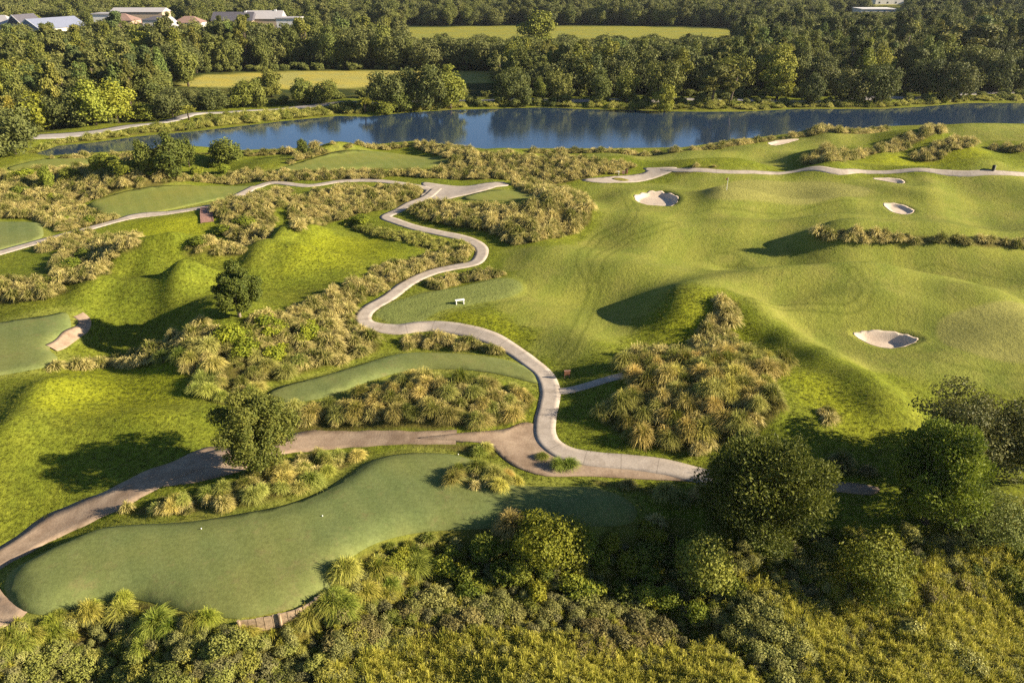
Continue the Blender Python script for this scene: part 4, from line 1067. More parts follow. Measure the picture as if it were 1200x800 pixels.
HERO_XY = [np.array(o.location[:2]) for o in scene.objects if o.name.startswith(('cedar_tree', 'bush_tree'))]
nsh = 0
for poly, s, kd, lab, cols in thicket:
    W = apoly(poly); x, y = scatter(W, s); z = H(x, y)
    for i in range(len(x)):
        if min(np.hypot(*(q - (x[i], y[i]))) for q in HERO_XY) < 1.3: continue
        if sdf(TEES['front'][0], x[i:i+1], y[i:i+1], 3)[0] > -1.2: continue
        pairs, ph, pr, nm = KND[kd][R.randint(len(KND[kd]))]
        k = .62 + .5 * R.rand(); h = ph * k * (.6 + .35 * R.rand()); r = pr * k
        c = cols[R.randint(len(cols))]; v = .8 + .4 * R.rand(); c = tuple(v * q for q in c)
        o = plant_tree(nm, pairs[R.randint(len(pairs))], x[i], y[i], z[i] - .05, h, r, ph, pr, lab, 'shrub', 'shrubs: ' + lab, c)
        nsh += 1
print('thicket shrubs', nsh)

# marsh grass and low undergrowth: nobody could count these
mg = [apoly(p) for p in ([(340, 830), (390, 790), (470, 752), (560, 742), (660, 748), (740, 768), (830, 758), (880, 800), (890, 830)],
                         [(868, 690), (920, 692), (980, 730), (1062, 812), (1040, 840), (950, 830), (930, 760)],
                         [(950, 660), (1000, 640), (1050, 660), (1130, 650), (1230, 640), (1230, 840), (1060, 830), (1010, 760)])]
pts = []; rot = []; scl = []; idx = []
kinds = []
for ci, c in enumerate(((.9, .92, .9), (1.8, 1.55, .7), (.7, .75, .8), (.62, .66, .7), (1.05, .85, .7))):
    for me in MARSHT:
        o = bpy.data.objects.new('k', me); o.color = (*c, 1); kinds.append(o)
kinds_sorted2 = [setattr(o, 'name', 'marsh_kind_%03d' % i) for i, o in enumerate(kinds)]
for ci, W in enumerate(mg):
    x, y = scatter(W, .36, .5); z = H(x, y)
    for i in range(len(x)):
        nz = math.sin(x[i] * .9) + math.sin(y[i] * .8 + x[i] * .4)
        if R.rand() < (.35 if nz < -.9 else .04): continue
        s = .8 + .7 * R.rand()
        pts.append((x[i], y[i], z[i] - .03)); rot.append((0, 0, R.rand() * 6.28)); scl.append((s, s, s * (.75 + .5 * R.rand())))
        n2 = math.sin(x[i] * .47 + 2) * math.sin(y[i] * .6 + x[i] * .2) + R.normal(0, .35)
        cc = ci if n2 < .35 else (3 if n2 < .7 else 4)
        idx.append(cc * 5 + R.randint(5))
stuff('marsh_grass', pts, rot, scl, idx, kinds)
x, y = scatter(apoly([(-40, 745), (60, 712), (160, 702), (280, 730), (380, 700), (430, 650), (520, 620), (740, 612), (860, 640), (1000, 620), (1080, 630), (1230, 580), (1230, 850), (-60, 850)]), .75, .5)
ok = sdf(TEES['front'][0], x, y, 3) < -.8
x, y = x[ok], y[ok]; z = H(x, y); n = len(x)
kinds = []
for k, (me, c) in enumerate([(BUSH[0][1], (.9, .95, .7)), (OLIVE[0][1], (.9, .95, .75)), (BROWN[0][1], (1, .95, .8)), (OLIVE[1][1], (.8, .9, .7)), (MARSHT[0], (.9, .95, .8)), (MARSHT[1], (1.1, 1.0, .8))]):
    o = bpy.data.objects.new('under_kind_%03d' % k, me); o.color = (*c, 1); kinds.append(o)
idx = R.randint(0, 6, n); s = np.where(idx == 0, .35, np.where(idx < 4, .5, .9)) * (.7 + .7 * R.rand(n))
stuff('undergrowth', np.stack([x, y, z - .05], 1), np.stack([0 * x, 0 * x, R.rand(n) * 6.28], 1), np.stack([s, s, s], 1), idx, kinds)

RT = [tussock_mesh('rough_tuft', rng, 26, .13, .20, .016, M['roughg']) for _ in range(4)]
x, y = scatter(apoly([(-60, 330), (250, 300), (450, 300), (560, 345), (700, 400), (760, 350), (860, 350), (1060, 510), (1230, 560), (1230, 640), (700, 620), (-60, 740)]), .5, .5)
zr = np.zeros(len(x), bool)
for P, a_, b_ in TEES.values(): zr |= sdf(P, x, y, 1) > -.02
for P in (FAIR1, LAKE, APRON, PLAZA, DIRT, WIDEN, LOOP): zr |= sdf(P, x, y, 1) > -.05
for C, w_ in list(PW.values()) + [(TRACKW, 3.1)]: zr |= ldist(C, x, y, 3) < w_ / 2 + .02
zr |= sdf(MARSH, x, y, 1) > 0
x, y = x[~zr], y[~zr]; z = H(x, y); n = len(x); s = .6 + .8 * R.rand(n)
kinds = []
for k, me in enumerate(RT):
    for c in ((1, 1, 1), (.85, .95, .8)):
        o = bpy.data.objects.new('rough_kind_%03d' % len(kinds), me); o.color = (*c, 1); kinds.append(o)
stuff('rough_grass', np.stack([x, y, z - .03], 1), np.stack([0 * x, 0 * x, R.rand(n) * 6.28], 1), np.stack([s, s, s * (.7 + .5 * R.rand(n))], 1), R.randint(0, len(kinds), n), kinds)
print('rough tufts', n)

# ------------------------------------------------------------------ buildings far behind the trees
BLD = []
def hip_or_gable(b, w, d, h, rh, ov, kind, material, ridge='x'):
    x0, x1, y0, y1 = -w / 2 - ov, w / 2 + ov, -d / 2 - ov, d / 2 + ov; t = .25
    m = MB()
    if kind == 'flat':
        m.box(0, 0, h + .25, w + 2 * ov, d + 2 * ov, .5)
    elif ridge == 'x':
        i = (d / 2 if kind == 'hip' else 0)
        top = [(x0 + i, 0, h + rh), (x1 - i, 0, h + rh)]
        P = [(x0, y0, h), (x1, y0, h), (x1, y1, h), (x0, y1, h)] + top
        m.poly(P, [(0, 1, 5, 4), (2, 3, 4, 5), (1, 2, 5), (3, 0, 4), (0, 3, 2, 1)])
    else:
        i = (w / 2 if kind == 'hip' else 0)
        P = [(x0, y0, h), (x1, y0, h), (x1, y1, h), (x0, y1, h), (0, y0 + i, h + rh), (0, y1 - i, h + rh)]
        m.poly(P, [(1, 2, 5, 4), (3, 0, 4, 5), (0, 1, 4), (2, 3, 5), (0, 3, 2, 1)])
    return m.build('roof', material, b)

def building(px_, py_, w, d, h, rh, kind, ridge, wall, roof, label, rz=0.0, nwin=4, gable_trim=False, chim=False, ov=.5):
    x, y = flat(px_, py_, 0); x, y = float(x), float(y)
    b = empty('building', (x, y, float(H(x, y))), rz); tag(b, label, 'building')
    MB().box(0, 0, h / 2 - .25, w, d, h + .5).build('wall', wall, b)
    r = hip_or_gable(b, w, d, h, rh, ov, kind, roof, ridge)
    rows = 2 if h > 6 else 1
    for q in range(rows):
        for i in range(nwin):
            wx = (i + .5) / nwin * w - w / 2; wz = 1.7 + q * 3.1
            f = MB()
            f.box(wx, -d / 2 - .03, wz, 1.3, .12, 1.7)
            fr = f.build('window', M['white_wall'], b)
            MB().box(wx, -d / 2 - .10, wz, 1.05, .06, 1.45).build('pane', M['glass'], fr)
    MB().box(w * .12, -d / 2 - .05, 1.1, 1.1, .14, 2.2).build('door', M['dark'], b)
    if gable_trim and ridge == 'y' and kind == 'gable':
        m = MB(); x0 = w / 2 + ov
        for sgn in (-1, 1):
            a = math.atan2(rh, x0)
            L = math.hypot(rh, x0)
            c, s_ = math.cos(a), math.sin(a)
            P = []
            for yy in (-d / 2 - ov - .18, -d / 2 - ov - .02):
                for (u, v) in ((0, -.5), (L, -.5), (L, .12), (0, .12)):
                    P.append((sgn * (x0 - u * c + v * s_ * 0), yy, h + u * s_ + v))
            m.poly(P, [(0, 1, 2, 3), (7, 6, 5, 4), (0, 4, 5, 1), (1, 5, 6, 2), (2, 6, 7, 3), (3, 7, 4, 0)])
        m.build('bargeboard', M['white_wall'], b)
    if chim:
        MB().box(w * .3, 0, h + rh * .8, 1.2, 1.2, 2.4).build('chimney', M['white_wall'], r)
    BLD.append((x, y, max(w, d)))
    return b

building(68, 56, 17, 24, 9.5, 4.2, 'gable', 'y', M['cream_wall'], M['grey_roof'], 'large pale hall with blue grey gabled roof among the trees', rad(-28), 4, True)
building(24, 57, 15, 10, 7.5, 0, 'flat', 'x', M['brick'], M['pale_roof'], 'flat roofed pinkish block beside the large pale hall', 0, 5)
building(10, 46, 14, 12, 7.5, 4.5, 'hip', 'x', M['tan_wall'], M['pale_roof'], 'grey hip roofed house at the western edge', 0, 4)
building(34, 46, 9, 14, 8, 4.5, 'gable', 'y', M['white_wall'], M['dark_roof'], 'white gabled house behind the flat roofed block', rad(-14), 2, True)
building(130, 44, 10, 10, 12, 0, 'flat', 'x', M['white_wall'], M['pale_roof'], 'white cube shaped house beside the long brick complex', 0, 3)
building(148, 44, 15, 12, 9.0, 3.2, 'hip', 'x', M['brick'], M['red_roof'], 'red roofed brick wing between white cube and tan complex', 0, 4)
building(170, 40, 29, 12, 12.0, 2.0, 'gable', 'x', M['tan_wall'], M['pale_roof'], 'long tan complex with pale metal roof', 0, 9)
building(188, 44, 12, 10, 9.2, 1.6, 'hip', 'x', M['cream_wall'], M['dark_roof'], 'cream side wing joined to the tan complex', 0, 3)
building(199, 49, 11, 12, 6.5, 5.2, 'gable', 'y', M['white_wall'], M['pale_roof'], 'white steep gabled cottage in front of the cream wing', rad(-8), 2, True)
building(226, 46, 14, 10, 8.5, 3.0, 'hip', 'x', M['white_wall'], M['red_roof'], 'white house with reddish hipped roof beside the cottage', 0, 3)
building(278, 42, 22, 12, 8.2, 4.2, 'gable', 'x', M['tan_wall'], M['dark_roof'], 'long house with dark slate roof left of the tan gable', 0, 6, chim=True)
building(314, 41, 20, 12, 8.8, 4.0, 'gable', 'x', M['tan_wall'], M['pale_roof'], 'long house with pale grey roof and end chimney', 0, 6, chim=True)
building(342, 46, 12, 9, 10.5, 0, 'flat', 'x', M['white_wall'], M['pale_roof'], 'white flat roofed pavilion easternmost of the far houses', 0, 3)
building(1022, 22, 24, 16, 6.5, 0, 'flat', 'x', M['white_wall'], M['white_wall'], 'low white flat roofed shed beside the distant field', 0, 5)
building(1100, 10, 36, 16, 14, 2, 'gable', 'x', M['white_wall'], M['pale_roof'], 'distant white building barely showing over the eastern woods', 0, 6)
building(1050, 5, 46, 16, 10, 2, 'gable', 'x', M['white_wall'], M['pale_roof'], 'distant long white building beyond the far field', 0, 6)

# ------------------------------------------------------------------ trees: individually placed first
TREES = []  # x, y, z, h, r, kind, colour, label, group
def T(px_, base, top, wid, kind, label, col=(1, 1, 1), group=None):
    p = at(px_, base)[0]
    dx, dy, dz = ray(px_, top); h = CAMH + dz * (p[1] / dy) - p[2]
    dep = project(p[0], p[1], p[2] + h / 2)[2]
    TREES.append((p[0], p[1], p[2], h, wid / 2 * dep / FPX, kind, col, label, group))
sunlit_yl = (1.6, 1.5, .7); gr = (1.3, 1.3, .8)  # first tint puts yellow sunlight into the leaf colour
T(171, 205, 163, 27, 'round', 'western tree of the dark trio on the inlet bank', (.75, .8, .6))
T(202, 209, 156, 46, 'mixed', 'tallest dark tree of the trio on the inlet bank', (.75, .8, .6))
T(222, 196, 160, 19, 'mixed', 'slim tree at the lake end of the dark trio', (.9, .95, .6))
T(264, 193, 160, 42, 'round', 'rounded tree beside the lake between trio and far tee', (.8, .85, .6))
T(355, 180, 162, 14, 'round', 'tiny round tree on the lake edge behind the far tee', (.8, .85, .6))
T(125, 203, 178, 40, 'round', 'low spreading green tree in front of the dark trio', (1.3, 1.3, .7))
T(152, 204, 186, 36, 'round', 'low bright bush tree against the dark trio', (1.4, 1.4, .7))
T(57, 221, 194, 22, 'round', 'small dark green tree in the wild western patch', (1.0, 1.1, .6))
T(84, 213, 195, 26, 'round', 'small flat topped bush tree in the wild western patch', (1.2, 1.2, .7))
T(18, 181, 127, 68, 'oak', 'big dark oak at the western end of the inlet', (.9, .95, .9))
T(-18, 190, 140, 60, 'oak', 'dark oak at the western frame edge by the inlet', (.9, .95, .9))
T(44, 153, 110, 48, 'round', 'yellow green sunlit tree at the start of the lake road', sunlit_yl)
T(16, 150, 113, 18, 'palm', 'pale palm left of the yellow green tree', (2.0, 1.6, 1.2))
T(88, 148, 106, 52, 'oak', 'dark oak right of the yellow green tree', (.9, .95, .9))
T(112, 147, 93, 46, 'mixed', 'bright green tree behind the lake road bend', (1.35, 1.4, .8))
T(139, 144, 94, 44, 'mixed', 'second bright green tree with yellow side by the lake road', (1.5, 1.45, .7))  # sunlit yellow put into the whole crown's tint
T(172, 141, 120, 36, 'round', 'mid green round tree next to the lake road', gr)
T(203, 137, 103, 40, 'oak', 'olive oak above the lake road', (1, 1, 1))
T(222, 141, 124, 20, 'palm', 'small palm on the lake bank beside the road', (1.5, 1.4, 1))
T(250, 129, 103, 38, 'oak', 'dark oak standing over the lake road', (.85, .9, .85))
T(286, 126, 94, 32, 'round', 'green tree with visible trunk beside the lake road', (1.1, 1.1, .8))
T(300, 125, 92, 30, 'round', 'rounded tree of a pair beside the lake road', (1.0, 1.0, .8))
T(318, 114, 81, 32, 'mixed', 'tall tree against the yellow field', (1.1, 1.05, .9))
T(355, 121, 92, 34, 'round', 'dense tree by the lake road under the field', (.9, .95, .8))
T(380, 121, 93, 34, 'round', 'shapely tree near the lake bend', (1.0, 1.0, .8))
T(428, 132, 114, 18, 'palm', 'cabbage palm on the far lake bank', (1.8, 1.6, 1.0))
T(452, 128, 84, 44, 'oak', 'westernmost dark oak of the shore clump', (.75, .8, .75))
T(476, 127, 80, 50, 'oak', 'dark oak in the middle of the shore clump', (.75, .8, .75))
T(505, 128, 75, 48, 'oak', 'highest oak of the shore clump', (.85, .9, .8))
T(528, 127, 76, 40, 'mixed', 'lighter green tree at the end of the shore clump', (1.2, 1.2, .8))
T(470, 131, 106, 32, 'round', 'low dark tree in front of the shore clump', (.9, .95, .8))
T(452, 133, 118, 30, 'round', 'bush tree at the foot of the shore clump', (1.2, 1.2, .8))
T(594, 121, 84, 30, 'oak', 'rounded oak first after the shore clump', (.9, .95, .8))
T(608, 121, 84, 32, 'oak', 'rounded oak second after the shore clump', (.85, .9, .8))
T(634, 119, 90, 18, 'mixed', 'narrow light tree between the shore oaks', (1.3, 1.3, .9))
T(653, 118, 81, 32, 'oak', 'olive oak before the dark wood on the far shore', (1.05, 1.05, .8))
T(704, 120, 82, 26, 'mixed', 'slender dark tree on the far shore road', (.8, .85, .8))
T(733, 119, 80, 30, 'mixed', 'slender olive tree on the far shore road', (1, 1, .8))
T(778, 134, 99, 24, 'mixed', 'bright leaning tree at the water edge of the far shore', (1.5, 1.4, .8))
T(775, 122, 72, 50, 'oak', 'broad light olive oak over the bright leaning tree', (1.2, 1.15, .8))
T(834, 123, 77, 36, 'pine', 'open crowned tree with bare trunk near the water', (1.1, 1.05, .8))
T(855, 124, 77, 34, 'pine', 'second open crowned tree with bare trunk near the water', (1.3, 1.2, .8))
T(910, 117, 72, 40, 'mixed', 'bright yellow green tree by the far shore road', (1.5, 1.4, .8))
T(950, 124, 86, 34, 'oak', 'dark shore oak with crown down to the reeds', (.8, .85, .8))
T(992, 122, 80, 44, 'oak', 'grey olive oak leaning over the lake', (1.2, 1.1, 1.0))
T(1026, 121, 76, 50, 'oak', 'big round oak beside the sandy shore gap', (.95, .98, .85))
T(1115, 117, 72, 60, 'oak', 'wide grey oak on the far shore near the eastern edge', (1.05, 1.0, .95))
T(1080, 113, 68, 46, 'oak', 'dark oak at the sandy shore gap', (.8, .85, .8))
T(1100, 97, 30, 50, 'pine', 'towering pine above the eastern shore wood', (1.1, 1.05, .9))
T(1130, 95, 28, 52, 'pine', 'towering twin pine above the eastern shore wood', (1.2, 1.1, .9))
T(1165, 108, 66, 44, 'oak', 'dark oak at the eastern end of the shore road', (.75, .8, .75))
T(1195, 108, 64, 44, 'oak', 'dark oak in the eastern corner of the shore', (.8, .82, .75))
T(630, 62, 13, 40, 'mixed', 'light green tree rising above the pale field', (1.4, 1.35, .9))

# wood zones scattered in plan
zones = [
 # polygon, spacing, size factor, tint, label stem
 ([(575, 112), (700, 110.5), (830, 110.5), (960, 111), (1100, 106), (1300, 101), (1330, 62), (1300, 46), (870, 46), (700, 52), (560, 56), (480, 60), (410, 66), (400, 81), (560, 82), (600, 92), (590, 100)], 6.4, 1.0, 'in the wood behind the far lake shore'),
 ([(-60, 165), (-10, 160), (40, 150), (90, 141), (150, 134), (200, 127), (250, 118), (330, 113), (400, 111), (440, 110), (440, 104), (380, 104), (250, 103), (210, 99), (130, 94), (60, 99), (-60, 104)], 5.8, .85, 'on the rise west of the lake road'),
 ([(-70, 103), (60, 93), (150, 90), (210, 93), (240, 84), (330, 81), (420, 80), (430, 65), (400, 62), (370, 62), (300, 58), (-70, 64)], 6.4, 1.0, 'in the wood between yellow field and houses'),
]
def top_limit(px_, base):
    """highest picture row that a tree may reach here so that fields and houses keep their view"""
    lim = -100
    if base > 46 and -20 < px_ < 365: lim = 21 + 4 * math.sin(px_ * .21) + 5 * math.sin(px_ * .083)
    if base > 46 and px_ < 110: lim = 31 + 5 * math.sin(px_ * .17)
    if 102 < base < 126 and 195 < px_ < 446: lim = 101.5
    if 46 < base < 112 and 470 < px_ < 866: lim = 44 + 3.0 * math.sin(px_ * .13) + 2 * math.sin(px_ * .31)
    if 97 < base < 122 and 545 < px_ < 580: lim = 96
    if 20 < base < 60 and 965 < px_ < 1055: lim = max(lim, 15)
    return lim
def pick(u):
    return 'oak' if u < .46 else 'mixed' if u < .80 else 'pine' if u < .93 else 'round'
BASE = {'oak': (OAK, 11, 6.0), 'mixed': (MIXED, 13, 4.2), 'pine': (PINE, 16, 3.6), 'round': (ROUND, 8, 3.6), 'palm': (PALM, 5.6, 1.9)}
KN = {'oak': 'oak_tree', 'mixed': 'hardwood_tree', 'pine': 'pine_tree', 'round': 'small_tree', 'palm': 'palm_tree'}
CAT = {'oak': 'tree', 'mixed': 'tree', 'pine': 'tree', 'round': 'tree', 'palm': 'palm tree'}
own = np.array([[t[0], t[1]] for t in TREES])
SC = []
def tint():
    u = R.rand(); v = .75 + .5 * R.rand()
    c = (1.0, 1.0, .9) if u < .42 else (1.3, 1.2, .8) if u < .56 else (.8, .85, .8) if u < .72 else (.78, .95, .95) if u < .90 else (1.35, 1.3, .8)
    return tuple(v * q for q in c)
for poly, s, f, lab in zones:
    x, y = scatter(fpoly(poly), s)
    for i in range(len(x)):
        if np.hypot(own[:, 0] - x[i], own[:, 1] - y[i]).min() < 3.6: continue
        if any(math.hypot(bx_ - x[i], by_ - y[i]) < bw * .62 + 2 for bx_, by_, bw in BLD): continue
        if ldist(ROADW[0], x[i:i+1], y[i:i+1], 9)[0] < 5.0: continue
        k = pick(R.rand()); pr, bh, br = BASE[k]
        h = bh * f * (.78 + .5 * R.rand()); r = br * f * (.8 + .45 * R.rand())
        z = float(H(x[i], y[i])); pxx, pyy, dep = project(x[i], y[i], z)
        lim = top_limit(pxx, pyy)
        dx, dy, dz = ray(pxx, lim); hm = CAMH + dz * (y[i] / dy) - z
        if hm < h: h = hm * (.86 + .14 * R.rand()); r = min(r, h * .62)
        if h < 2.6: continue
        SC.append((x[i], y[i], z, h, r, k, tint(), lab))
# the far woods up to the horizon
far = fpoly([(-330, 62), (-20, 40), (120, 38), (370, 38), (400, 40), (470, 31.5), (740, 30), (880, 33), (960, 45), (1300, 45), (1500, 52), (1500, -22), (-330, -22)])
x, y = scatter(far, 9.5)
x2, y2 = scatter(fpoly([(-600, -22), (1800, -22), (1800, -34), (-600, -34)]), 15)
x = np.concatenate([x, x2]); y = np.concatenate([y, y2])
FAR = []
excl = np.zeros(len(x), bool)
for P in FIELDS + LAWNS: excl |= sdf(P, x, y, 3) > -2
for i in np.nonzero(~excl)[0]:
    if any(math.hypot(bx_ - x[i], by_ - y[i]) < bw * .6 + 3 for bx_, by_, bw in BLD): continue
    k = pick(R.rand()); pr, bh, br = BASE[k]
    h = bh * (.8 + .5 * R.rand()); r = br * (.95 + .45 * R.rand())
    pxx, pyy, dep = project(x[i], y[i], 0.0); lim = top_limit(pxx, pyy)
    if lim > -50:
        dx, dy, dz = ray(pxx, lim); h = min(h, CAMH + dz * (y[i] / dy))
        if h < 3: continue
    FAR.append((x[i], y[i], 0.0, h, r, k, tint(), ''))
print('trees: placed', len(TREES), 'wood', len(SC), 'far', len(FAR))
# the largest in view become trees of their own, the rest is the wood
cand = []
for i, t in enumerate(SC):
    a, b_, dep = project(t[0], t[1], t[2] + t[3] * .7)
    ins = -10 < a < 1210 and -5 < b_ < 700
    cand.append(-(t[3] / dep) if ins else 1)
ordr = np.argsort(cand); nown = 292 - len(TREES) - 8
ownset = set(ordr[:nown].tolist())
for t in TREES:
    pr, bh, br = BASE[t[5]]
    plant_tree(KN[t[5]], pr[R.randint(len(pr))], t[0], t[1], t[2] - .1, t[3], t[4], bh, br, t[7], CAT[t[5]], t[8], t[6])
def where(pxx):
    return 'behind the western inlet' if pxx < 130 else 'above the lake road bend' if pxx < 260 else 'near the yellow field' if pxx < 420 else 'around the shore clump' if pxx < 600 else 'opposite the island bed' if pxx < 760 else 'opposite the putting green' if pxx < 930 else 'near the sandy shore gap' if pxx < 1080 else 'at the eastern end'
def shade(c):
    m_ = sum(c) / 3
    return 'dark' if m_ < .85 else 'olive' if m_ < 1.15 else 'pale'
WORD = {'oak': 'broad oak', 'mixed': 'upright hardwood', 'pine': 'tall pine', 'round': 'rounded tree'}
wood = []
for i, t in enumerate(SC):
    if i in ownset:
        pr, bh, br = BASE[t[5]]; pxx = project(t[0], t[1], 0)[0]
        lab = '%s %s %s, %s' % (shade(t[6]), WORD[t[5]], t[7].replace('in the wood between yellow field and houses', 'between field and houses').replace('in the wood behind', 'behind'), where(pxx))
        plant_tree(KN[t[5]], pr[R.randint(len(pr))], t[0], t[1], t[2] - .1, t[3], t[4], bh, br, lab, 'tree', 'trees: ' + lab, t[6])
    else: wood.append(t)
wood += FAR
kinds = []; kmap = {}
TL = [(1.0, 1.0, .9), (1.25, 1.15, .85), (.7, .76, .75), (.78, .95, .95), (1.4, 1.35, .8)]
for k in ('oak', 'mixed', 'pine', 'round'):
    for pi, pr in enumerate(BASE[k][0]):
        # one mesh per kind: crown with its trunk
        V1 = np.zeros(len(pr[1].vertices) * 3, np.float32); pr[1].vertices.foreach_get('co', V1)
        for ti, c in enumerate(TL):
            if pi > 2: continue
            o = bpy.data.objects.new('wood_kind_%03d' % len(kinds), pr[1]); o.color = (*c, 1)
            kmap.setdefault(k, []).append((len(kinds), ti)); kinds.append(o)
pts = []; rot = []; scl = []; idx = []
for (x_, y_, z_, h, r, k, c, l) in wood:
    pr, bh, br = BASE[k]
    pts.append((x_, y_, z_ - .1)); rot.append((0, 0, R.rand() * 6.28)); scl.append((r / br, r / br, h / bh))
    ti = int(np.argmin([sum(abs(a - b_) for a, b_ in zip(c, q)) for q in TL]))
    ch = [q for q, t_ in kmap[k] if t_ == ti]; idx.append(ch[R.randint(len(ch))])
stuff('woods', pts, rot, scl, idx, kinds)
# low brush under the wood edge and along the far shore
bp = []
for P, s in (([(395, 131), (467, 128), (560, 124), (683, 122), (870, 122.5), (1033, 122), (1140, 116), (1300, 112), (1300, 110), (1100, 113.5), (950, 119.5), (700, 119.5), (560, 120.5), (470, 124), (395, 127)], 4.5),
             ([(-20, 158), (100, 150), (200, 136), (300, 122), (400, 118), (560, 114), (750, 114), (940, 115), (1090, 109), (1300, 103), (1300, 100), (1090, 105), (940, 111), (560, 110), (400, 114), (200, 130), (-20, 150)], 4.2),
             ([(395, 82.5), (560, 82), (640, 90), (900, 100), (900, 92), (640, 82), (395, 79)], 4.5), ([(205, 86), (400, 82), (400, 79), (205, 82)], 4.5)):
    x, y = scatter(fpoly(P), s)
    ok = (ldist(ROADW[0], x, y, 5) > 3.4) & (sdf(LAKE, x, y, 3) < -1.2)
    bp += list(zip(x[ok], y[ok]))
bp = np.array(bp); n = len(bp); z = H(bp[:, 0], bp[:, 1])
kinds = []
for k, me in enumerate([p[1] for p in FARBUSH]):
    for c in ((1, 1, .9), (1.5, 1.35, .8), (.75, .8, .7)):
        o = bpy.data.objects.new('brush_kind_%03d' % len(kinds), me); o.color = (*c, 1); kinds.append(o)
s = .45 + .5 * R.rand(n)
stuff('brush_cover', np.stack([bp[:, 0], bp[:, 1], z - .1], 1), np.stack([0 * s, 0 * s, R.rand(n) * 6.28], 1), np.stack([s * 1.2, s * 1.2, s], 1), R.randint(0, len(kinds), n), kinds)

# mid-course shrubs among the tussocks
wildl = 'dark green shrub among the wild western tussocks'
for (a, b_, h, w, c) in ((30, 208, 1.8, 30, (1, 1.1, .7)), (20, 228, 1.6, 24, (.9, .95, .8)), (105, 262, 1.4, 22, (1.2, 1.3, .8)), (80, 262, 1.3, 20, (1.2, 1.3, .8)), (185, 205, 1.6, 26, (.9, 1, .7)), (230, 204, 1.5, 22, (1.1, 1.1, .7)), (262, 203, 2.0, 16, (1.0, 1.1, .7)), (250, 196, 1.6, 20, (.8, .85, .7)), (60, 235, 1.4, 22, (.9, .95, .7))):
    p = at(a, b_)[0]; r = w / 2 * project(*p)[2] / FPX
    plant_tree('leafy_shrub', BUSH[R.randint(5)], p[0], p[1], p[2] - .05, h, r, 1.9, 1.25, wildl, 'shrub', 'shrubs: ' + wildl, tuple(q * 1.1 for q in c))
for (a, b_, h, w, c, l) in ((287, 262, 1.3, 34, (1.0, 1.1, .7), 'low mat of green shrub in the bed below the timber steps path'), (268, 272, 1.2, 30, (1.0, 1.1, .7), 'second low green shrub mat beside the dark hollow'), (232, 287, 1.3, 24, (.9, 1, .7), 'dark shrub at the back of the small western clump'),
                      (82, 315, 1.4, 32, (1.0, 1.1, .7), 'green spreading shrub within the western bed'), (100, 302, 1.3, 26, (.9, 1.0, .7), 'dark green shrub above the spreading one in the western bed'), (424, 262, 1.5, 28, (.9, 1.0, .6), 'dense shrub at the start of the path bend strip'), (70, 330, 1.2, 30, (1.0, 1.1, .7), 'flat green shrub at the lower end of the western bed')):
    p = at(a, b_)[0]; r = w / 2 * project(*p)[2] / FPX
    plant_tree('leafy_shrub', BUSH[R.randint(5)], p[0], p[1], p[2] - .05, h, r, 1.9, 1.25, l, 'shrub', None, c)
fl = 'bright green ferny shrub in the long bed east of the round tree'
x, y = scatter(apoly([(262, 392), (300, 378), (340, 378), (380, 392), (360, 410), (300, 425), (265, 415)]), 2.6)
for i in range(len(x)):
    k = .8 + .5 * R.rand()
    plant_tree('ferny_shrub', BUSH[R.randint(5)], x[i], y[i], float(H(x[i], y[i])) - .05, 1.35 * k, 1.5 * k, 1.9, 1.25, fl, 'shrub', 'shrubs: ' + fl, (1.35, 1.4, .75))

# ------------------------------------------------------------------ small things
def spot(px_, py_): return at(px_, py_)[0]
def bench(px_, py_, w, h, rz, material, name, label, cat):
    p = spot(px_, py_); o = empty(name, tuple(p), rz); tag(o, label, cat)
    m = MB()
    for k in (-1, 0, 1): m.box(0, k * .15, h, w, .13, .06)
    m.build('seat', material, o)
    for s in (-1, 1):
        MB().box(s * (w / 2 - .12), 0, h / 2 - .06, .09, .36, h + .06).build('leg', material, o)
    return o
bench(539, 356, 1.2, .55, rad(18), M['white'], 'park_bench', 'white slab bench at the edge of the middle bench tee', 'bench')
bench(243, 213.5, 2.2, .55, rad(4), M['wood'], 'park_bench', 'low weathered timber bench behind the upper tee', 'bench')
bench(722, 204.5, 1.3, .6, 0, M['white'], 'park_bench', 'white bench beside the pale path plaza', 'bench')
# tee sign by the winding path
p = spot(664.5, 443); o = empty('tee_sign', tuple(p), rad(10)); tag(o, 'small brown tee sign board on posts beside the winding path', 'sign')
MB().box(0, 0, .62, .62, .10, .50).build('board', M['brownbox'], o)
MB().box(0, 0, .90, .70, .14, .07).build('board_cap', M['redwood'], o)
for s in (-1, 1): MB().box(s * .24, .09, .35, .07, .07, .9).build('post', M['redwood'], o)
# bin by the green path
p = spot(1163.5, 200); o = empty('litter_bin', tuple(p)); tag(o, 'slim black bin with pale side beside the green path', 'bin')
MB().tube([(0, 0, 0), (0, 0, .95)], [.26, .30], 10).build('body', M['dark'], o)
MB().tube([(0, 0, .955), (0, 0, 1.05), (0, 0, 1.12)], [.32, .30, .12], 10).build('lid', M['dark'], o)
MB().box(.36, 0, .5, .07, .07, 1.1).build('post', M['white'], o)
p = spot(734, 203.5); o = empty('litter_bin', tuple(p)); tag(o, 'dark post bin behind the white bench at the plaza', 'bin')
MB().tube([(0, 0, 0), (0, 0, .9)], [.2, .24], 10).build('body', M['brownbox'], o)
MB().tube([(0, 0, .905), (0, 0, 1.0)], [.26, .14], 10).build('lid', M['dark'], o)
MB().box(.28, 0, .6, .08, .08, 1.3).build('post', M['dark'], o)
p = spot(730.5, 204.5); o = empty('ball_washer_box', tuple(p)); tag(o, 'pinkish timber box between white bench and dark post bin', 'box')
MB().box(0, 0, .42, .55, .4, .5).build('body', M['redwood'], o); MB().box(0, 0, .70, .62, .46, .05).build('lid', M['wood'], o)
